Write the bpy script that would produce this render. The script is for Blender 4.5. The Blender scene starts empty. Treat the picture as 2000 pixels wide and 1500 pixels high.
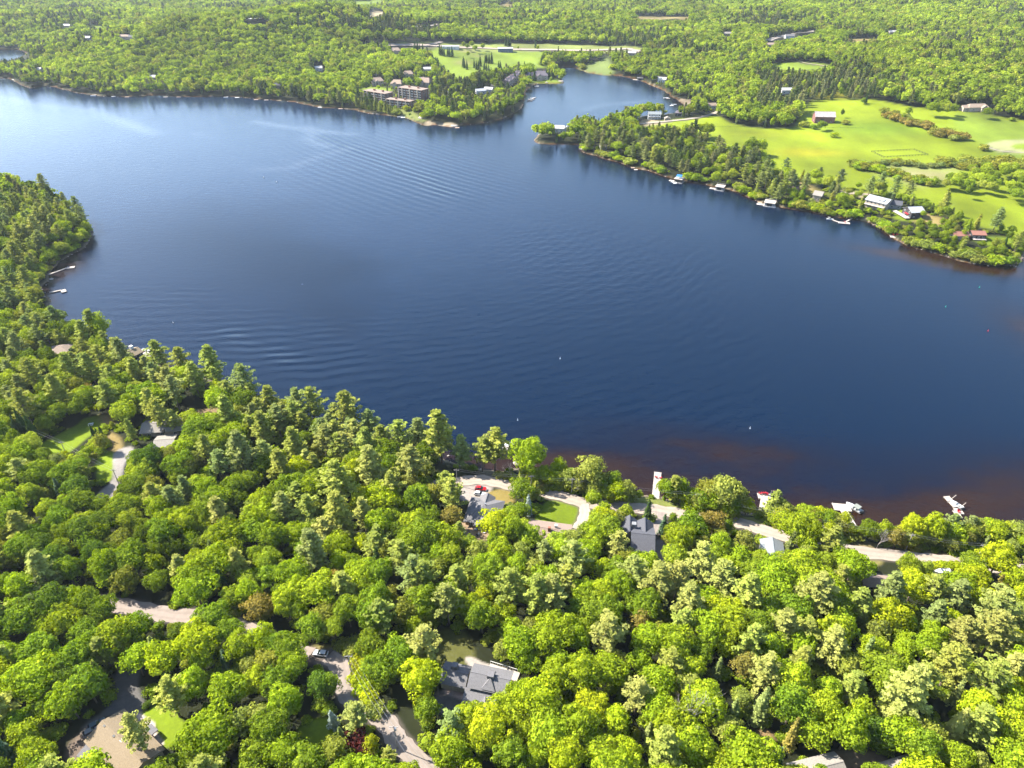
import bpy, math, random
import numpy as np
from math import radians, sin, cos, tan, pi
random.seed(7); RNG = np.random.default_rng(11)
S = bpy.context.scene
C = S.collection
# ------------------------------------------------------------------ camera
CAMH = 200.0; PITCH = radians(33.5); FPX = 1351.0
cd = bpy.data.cameras.new('camera'); cam = bpy.data.objects.new('camera', cd); C.objects.link(cam)
cam.location = (0, 0, CAMH); cam.rotation_euler = (radians(90) - PITCH, 0, 0)
cd.sensor_width = 36; cd.lens = 36 * FPX / 2000; cd.clip_start = 1; cd.clip_end = 60000
S.camera = cam
# ------------------------------------------------------------------ sun and sky
SUN_AZ, SUN_EL = radians(-68), radians(43)      # azimuth from +Y, clockwise
w = bpy.data.worlds.new('World'); S.world = w; w.use_nodes = True
wn = w.node_tree; bg = wn.nodes['Background']
sky = wn.nodes.new('ShaderNodeTexSky'); sky.sky_type = 'NISHITA'; sky.sun_disc = False
sky.sun_elevation = SUN_EL; sky.sun_rotation = SUN_AZ; sky.altitude = 300
sky.air_density = 1.0; sky.dust_density = 1.0; sky.ozone_density = 2.2
wn.links.new(sky.outputs[0], bg.inputs[0]); bg.inputs[1].default_value = 0.12
sl = bpy.data.lights.new('sun', 'SUN'); so = bpy.data.objects.new('sun', sl); C.objects.link(so)
sl.energy = 5.0; sl.angle = radians(0.5); sl.color = (1.0, 0.955, 0.87)
so.rotation_euler = (pi/2 - SUN_EL, 0, pi - SUN_AZ); so.location = (-300, 200, 400)
S.view_settings.view_transform = 'Standard'; S.view_settings.look = 'None'
S.view_settings.exposure = 2.1; S.view_settings.gamma = 1; S.view_settings.use_curve_mapping = False
S.cycles.max_bounces = 5; S.cycles.diffuse_bounces = 2; S.cycles.glossy_bounces = 2
S.cycles.transmission_bounces = 3; S.cycles.transparent_max_bounces = 4; S.cycles.volume_bounces = 0
S.cycles.use_adaptive_sampling = True; S.cycles.adaptive_threshold = 0.02
S.cycles.use_denoising = True
# ------------------------------------------------------------------ helpers
def ray(px, py):
    u = (px - 1000) / FPX; v = (py - 750) / FPX
    return np.array([u, cos(PITCH) - v * sin(PITCH), -sin(PITCH) - v * cos(PITCH)])
def at0(px, py, z=0.0):
    d = ray(px, py); t = (z - CAMH) / d[2]
    return np.array([d[0] * t, d[1] * t])
def project(x, y, z):
    c, s = cos(PITCH), sin(PITCH)
    dz = z - CAMH
    depth = y * c - dz * s
    up = y * s + dz * c
    return 1000 + FPX * x / depth, 750 - FPX * up / depth, depth
def prop(o, label=None, cat=None, group=None, kind=None):
    if label: o['label'] = label
    if cat: o['category'] = cat
    if group: o['group'] = group
    if kind: o['kind'] = kind
    return o
def smooth_poly(p, n=4, closed=True):
    p = np.array(p, float); N = len(p); out = []
    rng = range(N) if closed else range(N - 1)
    for i in rng:
        if closed: a, b, c, d = p[i-1], p[i], p[(i+1) % N], p[(i+2) % N]
        else: a, b, c, d = p[max(i-1, 0)], p[i], p[i+1], p[min(i+2, N-1)]
        for k in range(n):
            t = k / n
            out.append(.5 * ((2*b) + (c-a)*t + (2*a-5*b+4*c-d)*t*t + (3*b-a-3*c+d)*t**3))
    if not closed: out.append(p[-1])
    return np.array(out)
def inside(P, poly):
    x, y = P[:, 0], P[:, 1]; r = np.zeros(len(P), bool)
    lo, hi = poly.min(0), poly.max(0)
    m = (x >= lo[0]) & (x <= hi[0]) & (y >= lo[1]) & (y <= hi[1])
    if not m.any(): return r
    xs, ys = x[m], y[m]; q = np.zeros(len(xs), bool)
    A = poly; B = np.roll(poly, -1, 0)
    if len(xs) * len(A) < 400000:
        cn = (A[None, :, 1] > ys[:, None]) != (B[None, :, 1] > ys[:, None]); den = B[:, 1]-A[:, 1]; den = np.where(den == 0, 1, den)
        cr = cn & (xs[:, None] < ((B[:, 0]-A[:, 0])/den)[None] * (ys[:, None]-A[None, :, 1]) + A[None, :, 0]); r[m] = cr.sum(1) % 2 == 1; return r
    for a, b in zip(A, B):
        if a[1] == b[1]: continue
        cnd = ((a[1] > ys) != (b[1] > ys))
        q ^= cnd & (xs < (b[0]-a[0]) * (ys-a[1]) / (b[1]-a[1]) + a[0])
    r[m] = q
    return r
def seg_dist(P, A, B):
    out = np.full(len(P), 1e9)
    for i in range(0, len(P), 40000):
        p = P[i:i+40000].astype(np.float32); best = np.full(len(p), 1e12, np.float32)
        for a, b in zip(A.astype(np.float32), B.astype(np.float32)):
            ab = b - a; L = float(ab @ ab) + 1e-9
            px = p[:, 0] - a[0]; py = p[:, 1] - a[1]
            t = np.clip((px*ab[0] + py*ab[1]) / L, 0, 1)
            dx = px - t*ab[0]; dy = py - t*ab[1]
            np.minimum(best, dx*dx + dy*dy, out=best)
        out[i:i+40000] = np.sqrt(best)
    return out
def line_dist(P, pts, reach=60):
    pts = np.array(pts); out = np.full(len(P), 1e6); lo, hi = pts.min(0)-reach, pts.max(0)+reach
    m = (P[:, 0] > lo[0]) & (P[:, 0] < hi[0]) & (P[:, 1] > lo[1]) & (P[:, 1] < hi[1])
    if m.any(): out[m] = seg_dist(P[m], pts[:-1], pts[1:])
    return out
# ------------------------------------------------------------------ the lake outline
LAKE_A = [(-150,148),(0,152),(30,160),(60,172),(90,168),(130,176),(160,183),(200,188),(240,189),(300,187),(370,190),(430,188),(480,191),
 (520,195),(560,198),(590,203),(620,209),(660,212),(690,214),(720,222),(750,225),(790,230),(810,238),(830,245),(850,244),(880,248),(900,245),
 (950,240),(985,230),(1010,218),(1021,205),(1024,190),(1026,178),(1040,167),(1055,163),(1078,164),(1100,162),(1098,156),(1090,150),(1082,143),
 (1079,136),(1095,133),(1115,132),(1132,135),(1147,142),(1180,147),(1215,149),(1240,155),(1262,162),(1275,168),(1295,176),(1304,182),(1309,188),
 (1322,193),(1331,200),(1334,208),(1331,214),(1318,221),(1295,224),(1262,226),(1225,234),(1195,246),(1160,254),(1135,254),(1100,250),(1070,254),
 (1052,264),(1044,276),(1060,281),(1090,282),(1120,282),(1137,284),(1134,292),(1142,299),(1160,303),(1180,310),(1210,318),(1240,329),(1265,333),
 (1300,345),(1330,353),(1360,357),(1400,366),(1430,372),(1450,380),(1470,389),(1500,400),(1530,406),(1560,410),(1590,415),(1620,423),(1660,428),
 (1690,432),(1720,445),(1740,462),(1760,474),(1785,484),(1820,492),(1850,502),(1880,511),(1920,517),(1950,519),(1975,520),(1993,512),(2003,496),
 (2060,450),(2300,400),(2700,430),(2900,700),(2500,980),(2200,1040),(2000,1050),(1930,1045),(1860,1050),(1800,1055),(1740,1056),(1700,1050),
 (1670,1040),(1640,1034),(1600,1026),(1550,1016),(1500,1008),(1480,1004),(1440,999),(1400,991),(1350,982),(1300,973),(1270,968),(1230,968),
 (1180,964),(1140,953),(1110,943),(1085,938),(1055,945),(1035,935),(1015,918),(1000,915),(985,920),(950,918),(900,908),(850,893),(800,880),(750,865),
 (700,852),(650,835),(600,820),(550,805),(500,790),(465,772),(430,752),(400,736),(360,722),(320,714),(290,712),(268,718),(255,708),(240,692),
 (215,680),(188,668),(170,655),(130,640),(105,620),(98,603),(100,585),(85,575),(82,560),(95,547),(98,533),(112,515),(135,500),(158,488),(173,473),
 (180,456),(172,440),(140,415),(100,392),(40,368),(-40,350),(-200,330),(-500,290),(-800,230),(-500,160)]
LAKE_B = [(-400,92),(-100,96),(0,97),(25,97),(44,99),(52,103),(42,110),(22,117),(0,121),(-100,124),(-400,120)]
def lake_world(L, jit):
    q = smooth_poly([at0(*p) for p in L], 4)
    d = np.linalg.norm(q, axis=1)
    return q + RNG.normal(0, 1, q.shape) * np.clip(d / 900, .35, 1.6)[:, None] * jit
WA = lake_world(LAKE_A, .8); WB = lake_world(LAKE_B, 1.0)
from mathutils.kdtree import KDTree
_sp = []
for _W in (WA, WB):
    for _a, _b in zip(_W, np.roll(_W, -1, 0)):
        _n = max(1, int(np.linalg.norm(_b-_a) / (.5 if max(_a[1], _b[1]) < 520 else (1.5 if max(_a[1], _b[1]) < 1000 else 4))))
        _sp += [_a + (_b-_a)*i/_n for i in range(_n)]
KD = KDTree(len(_sp))
for _i, _p in enumerate(_sp): KD.insert((_p[0], _p[1], 0), _i)
KD.balance()
def shore(P):
    """signed distance to the waterline, positive on land"""
    P = np.atleast_2d(P); f = KD.find; d = np.fromiter((f((x, y, 0))[2] for x, y in P.tolist()), float, len(P)) if len(P) else np.zeros(0)
    water = inside(P, WA) | inside(P, WB)
    return np.where(water, -d, d)
_r = np.random.default_rng(3)
_oct = [(L, _r.uniform(0, 2*pi, 5), _r.uniform(0, 2*pi, 5), _r.uniform(.7, 1.4, 5)) for L in (900, 420, 190, 80)]
def noise(x, y, k=0, n=4):
    s = 0; a = 1
    for L, th, ph, f in _oct[:n]:
        t = 0
        for i in range(5): t = t + np.sin((x*np.cos(th[i]+k) + y*np.sin(th[i]+k)) * 2*pi*f[i]/L + ph[i] + k*3.1)
        s = s + a * t / 3; a *= .5
    return s
HILLS = [(560, 105, 260, 150, 42), (680, 95, 150, 120, 16), (330, 120, 200, 100, 18), (60, 440, 110, 70, 7), (1880, 165, 330, 260, 26), (1400, 110, 260, 160, 14),
         (1950, 60, 500, 350, 40), (1150, 68, 500, 110, 16), (300, 55, 500, 140, 22), (500, 1400, 200, 120, 4), (1500, 1400, 160, 90, 4), (1290, 280, 60, 40, 4)]
HW = [(*at0(a, b), sx, sy, h) for a, b, sx, sy, h in HILLS]
def height(P, d=None):
    P = np.atleast_2d(P)
    if d is None: d = shore(P)
    x, y = P[:, 0], P[:, 1]
    dl = np.maximum(d, 0)
    h = 1.0 * (1 - np.exp(-dl/3)) + 5.5 * (1 - np.exp(-dl/70)) + 9 * (1 - np.exp(-dl/500))
    for hx, hy, sx, sy, a in HW:
        h = h + a * np.exp(-((x-hx)/sx)**2 - ((y-hy)/sy)**2) * (1 - np.exp(-dl/40))
    far = np.clip((y - 900) / 1500, 0, 1)
    h = h + noise(x, y) * (1 + 13*far) * (1 - np.exp(-dl/60)) + 30*np.clip((y-2300)/2500, 0, 1)
    return np.where(d < 0, np.maximum(-4.5, d*.22 - .05), np.maximum(h, .12 + dl*.1 * np.exp(-dl/10)))
def ground(px, py, above=0.0):
    """where the line of sight through a photograph pixel meets the terrain (or a surface that high above it)"""
    d = ray(px, py); z = above + 2; 
    for i in range(22):
        t = (z - CAMH) / d[2]; x, y = d[0]*t, d[1]*t
        zn = max(float(height(np.array([[x, y]]))[0]), 0) + above
        z = z + (zn - z) * (.85 if i < 6 else .5)
    return np.array([x, y, z - above])
def gxy(pts, above=0): return np.array([ground(*p, above)[:2] for p in pts])
# ------------------------------------------------------------------ materials
def mat(name, col, rough=.85, spec=.3, metal=0.0, nscale=0, namp=.15, bump=0, col2=None, coord='Object'):
    col = tuple(c*.66 for c in col); m = bpy.data.materials.new(name); m.use_nodes = True; nt = m.node_tree; b = nt.nodes['Principled BSDF']
    b.inputs['Base Color'].default_value = (*col, 1); b.inputs['Roughness'].default_value = rough
    b.inputs['Specular IOR Level'].default_value = spec; b.inputs['Metallic'].default_value = metal
    if nscale:
        tc = nt.nodes.new('ShaderNodeTexCoord'); n = nt.nodes.new('ShaderNodeTexNoise')
        n.inputs['Scale'].default_value = nscale; n.inputs['Detail'].default_value = 5
        nt.links.new(tc.outputs[coord], n.inputs['Vector'])
        r = nt.nodes.new('ShaderNodeValToRGB'); c2 = col2 or tuple(min(1, c*(1+namp*2)) for c in col)
        r.color_ramp.elements[0].position = .3; r.color_ramp.elements[1].position = .7
        r.color_ramp.elements[0].color = (*[c*(1-namp) for c in col], 1); r.color_ramp.elements[1].color = (*c2, 1)
        nt.links.new(n.outputs['Fac'], r.inputs['Fac']); nt.links.new(r.outputs[0], b.inputs['Base Color'])
        if bump:
            bp = nt.nodes.new('ShaderNodeBump'); bp.inputs['Strength'].default_value = bump
            nt.links.new(n.outputs['Fac'], bp.inputs['Height']); nt.links.new(bp.outputs[0], b.inputs['Normal'])
    return m
def leaf_mat(name, mode, ramp=None, transl=.28):
    """foliage: colour from the object's own colour (mode 'obj') or a per-tree random ramp (mode 'rnd'); tone per clump and per leaf"""
    m = bpy.data.materials.new(name); m.use_nodes = True; nt = m.node_tree; nt.nodes.remove(nt.nodes['Principled BSDF'])
    out = nt.nodes['Material Output']; oi = nt.nodes.new('ShaderNodeObjectInfo')
    if mode == 'obj': src = oi.outputs['Color']
    else:
        r = nt.nodes.new('ShaderNodeValToRGB'); cr = r.color_ramp; cr.interpolation = 'LINEAR'
        while len(cr.elements) < len(ramp): cr.elements.new(.5)
        for i, (p, c) in enumerate(ramp): cr.elements[i].position = p; cr.elements[i].color = (*c, 1)
        nt.links.new(oi.outputs['Random'], r.inputs['Fac']); src = r.outputs[0]
    st = nt.nodes.new('ShaderNodeTexNoise'); st.inputs['Scale'].default_value = .008; st.inputs['Detail'].default_value = 4; st.inputs['Roughness'].default_value = .65; nt.links.new(oi.outputs['Location'], st.inputs['Vector'])
    sr = nt.nodes.new('ShaderNodeMapRange'); sr.inputs['From Min'].default_value = .3; sr.inputs['From Max'].default_value = .7; sr.inputs['To Min'].default_value = .62 if mode != 'obj' else .85; sr.inputs['To Max'].default_value = 1.4 if mode != 'obj' else 1.15; nt.links.new(st.outputs['Fac'], sr.inputs['Value'])
    sv = nt.nodes.new('ShaderNodeVectorMath'); sv.operation = 'SCALE'; nt.links.new(src, sv.inputs[0]); nt.links.new(sr.outputs[0], sv.inputs['Scale']); src = sv.outputs[0]
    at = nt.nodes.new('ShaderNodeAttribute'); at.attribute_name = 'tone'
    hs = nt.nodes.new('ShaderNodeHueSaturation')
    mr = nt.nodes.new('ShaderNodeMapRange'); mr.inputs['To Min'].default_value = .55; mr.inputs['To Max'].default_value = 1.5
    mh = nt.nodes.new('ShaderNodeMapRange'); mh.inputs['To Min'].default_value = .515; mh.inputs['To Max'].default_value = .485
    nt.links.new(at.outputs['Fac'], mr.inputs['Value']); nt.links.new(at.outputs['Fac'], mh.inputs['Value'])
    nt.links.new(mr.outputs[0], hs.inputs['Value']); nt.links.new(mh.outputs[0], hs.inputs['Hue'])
    nt.links.new(src, hs.inputs['Color'])
    df = nt.nodes.new('ShaderNodeBsdfDiffuse'); tr = nt.nodes.new('ShaderNodeBsdfTranslucent'); mx = nt.nodes.new('ShaderNodeMixShader')
    mx.inputs[0].default_value = transl
    tc = nt.nodes.new('ShaderNodeMix'); tc.data_type = 'RGBA'; tc.blend_type = 'MULTIPLY'; tc.inputs[0].default_value = 1
    tc.inputs[7].default_value = (1.0, 1.0, .35, 1)
    nt.links.new(hs.outputs[0], tc.inputs[6]); nt.links.new(hs.outputs[0], df.inputs['Color']); nt.links.new(tc.outputs[2], tr.inputs['Color'])
    nt.links.new(df.outputs[0], mx.inputs[1]); nt.links.new(tr.outputs[0], mx.inputs[2]); nt.links.new(mx.outputs[0], out.inputs[0])
    return m
# ------------------------------------------------------------------ mesh from arrays
def mesh_quads(name, Q, tone=None, M=None, extra=None):
    """Q: (n,4,3) quads"""
    n = len(Q); me = bpy.data.meshes.new(name)
    me.vertices.add(n*4); me.vertices.foreach_set('co', Q.reshape(-1).astype(np.float32))
    me.loops.add(n*4); me.loops.foreach_set('vertex_index', np.arange(n*4, dtype=np.int32))
    me.polygons.add(n); me.polygons.foreach_set('loop_start', np.arange(0, n*4, 4, dtype=np.int32))
    me.polygons.foreach_set('loop_total', np.full(n, 4, np.int32))
    if tone is not None:
        a = me.attributes.new('tone', 'FLOAT', 'FACE'); a.data.foreach_set('value', tone.astype(np.float32))
    me.update(calc_edges=True)
    if M: me.materials.append(M)
    return me
def grid_mesh(name, X, Y, Z, mask, attrs, M, cols=None):
    """X,Y,Z (r,c) arrays; mask (r-1,c-1) of the cells to keep"""
    r, c = X.shape; idx = np.arange(r*c).reshape(r, c)
    f = np.stack([idx[:-1, :-1], idx[:-1, 1:], idx[1:, 1:], idx[1:, :-1]], -1)[mask]
    used = np.unique(f); rm = np.full(r*c, -1); rm[used] = np.arange(len(used)); f = rm[f]
    co = np.stack([X, Y, Z], -1).reshape(-1, 3)[used]
    me = bpy.data.meshes.new(name); me.vertices.add(len(co)); me.vertices.foreach_set('co', co.reshape(-1).astype(np.float32))
    me.loops.add(f.size); me.loops.foreach_set('vertex_index', f.reshape(-1).astype(np.int32))
    me.polygons.add(len(f)); me.polygons.foreach_set('loop_start', np.arange(0, f.size, 4, dtype=np.int32))
    me.polygons.foreach_set('loop_total', np.full(len(f), 4, np.int32))
    for k, v in attrs.items():
        a = me.attributes.new(k, 'FLOAT', 'POINT'); a.data.foreach_set('value', v.reshape(-1)[used].astype(np.float32))
    if cols is not None:
        a = me.attributes.new('ground_colour', 'FLOAT_COLOR', 'POINT')
        cc = np.ones((len(used), 4), np.float32); cc[:, :3] = cols.reshape(-1, 3)[used]; a.data.foreach_set('color', cc.reshape(-1))
    me.update(calc_edges=True); me.materials.append(M)
    me.polygons.foreach_set('use_smooth', np.ones(len(f), bool))
    return me
class MB:
    """collects boxes, prisms, tubes and faces into one mesh object"""
    def __init__(s): s.v = []; s.f = []
    def add(s, v, f): b = len(s.v); s.v += [tuple(map(float, p)) for p in v]; s.f += [tuple(b+i for i in q) for q in f]; return s
    def box(s, x0, x1, y0, y1, z0, z1):
        return s.add([(x0,y0,z0),(x1,y0,z0),(x1,y1,z0),(x0,y1,z0),(x0,y0,z1),(x1,y0,z1),(x1,y1,z1),(x0,y1,z1)],
                     [(3,2,1,0),(4,5,6,7),(0,1,5,4),(1,2,6,5),(2,3,7,6),(3,0,4,7)])
    def prism(s, pts, z0, z1):
        n = len(pts); v = [(*p, z0) for p in pts] + [(*p, z1) for p in pts]
        return s.add(v, [tuple(range(n-1, -1, -1)), tuple(range(n, 2*n))] + [(i, (i+1) % n, n+(i+1) % n, n+i) for i in range(n)])
    def profile(s, pts, y0, y1):
        """outline in x,z swept along y"""
        n = len(pts); v = [(p[0], y0, p[1]) for p in pts] + [(p[0], y1, p[1]) for p in pts]
        return s.add(v, [tuple(range(n)), tuple(range(2*n-1, n-1, -1))] + [(i, n+i, n+(i+1) % n, (i+1) % n) for i in range(n)])
    def tube(s, a, b, r0, r1=None, n=6):
        a = np.array(a, float); b = np.array(b, float); r1 = r0 if r1 is None else r1
        t = b - a; t /= np.linalg.norm(t) + 1e-9; u = np.cross(t, (0, 0, 1) if abs(t[2]) < .9 else (1, 0, 0)); u /= np.linalg.norm(u); w_ = np.cross(t, u)
        v = [a + r0*(u*cos(k*2*pi/n) + w_*sin(k*2*pi/n)) for k in range(n)] + [b + r1*(u*cos(k*2*pi/n) + w_*sin(k*2*pi/n)) for k in range(n)]
        return s.add(v, [tuple(range(n)), tuple(range(2*n-1, n-1, -1))] + [(i, n+i, n+(i+1) % n, (i+1) % n) for i in range(n)])
    def slab(s, a, b, c, d, t):
        """a quad a-b-c-d given thickness t upward along its normal"""
        a, b, c, d = [np.array(p, float) for p in (a, b, c, d)]; n = np.cross(b-a, d-a); n /= np.linalg.norm(n)
        if n[2] < 0: n = -n
        v = [a, b, c, d] + [p + n*t for p in (a, b, c, d)]
        return s.add(v, [(3,2,1,0),(4,5,6,7),(0,1,5,4),(1,2,6,5),(2,3,7,6),(3,0,4,7)])
    def tslab(s, a, b, c, t):
        a, b, c = [np.array(p, float) for p in (a, b, c)]; n = np.cross(b-a, c-a); n /= np.linalg.norm(n)
        if n[2] < 0: n = -n
        return s.add([a, b, c] + [p + n*t for p in (a, b, c)], [(2,1,0),(3,4,5),(0,1,4,3),(1,2,5,4),(2,0,3,5)])
    def build(s, name, M, parent=None, smooth=False, kind=None):
        me = bpy.data.meshes.new(name); me.from_pydata(s.v, [], s.f); me.materials.append(M)
        if smooth: me.polygons.foreach_set('use_smooth', np.ones(len(s.f), bool))
        o = bpy.data.objects.new(name, me); C.objects.link(o)
        if parent: o.parent = parent
        if kind: o['kind'] = kind
        return o
def empty(name, loc, rz=0, sc=1):
    o = bpy.data.objects.new(name, None); C.objects.link(o); o.location = tuple(map(float, loc)); o.rotation_euler = (0, 0, rz); o.scale = (sc,)*3
    o.empty_display_size = .3
    return o
def kids(o):
    return [c for c in S.objects if c.parent == o]
def copy_tree(o, ch_map=None, parent=None):
    c = o.copy(); C.objects.link(c); c.parent = parent
    for ch in o.children: copy_tree(ch, None, c)
    return c
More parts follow.
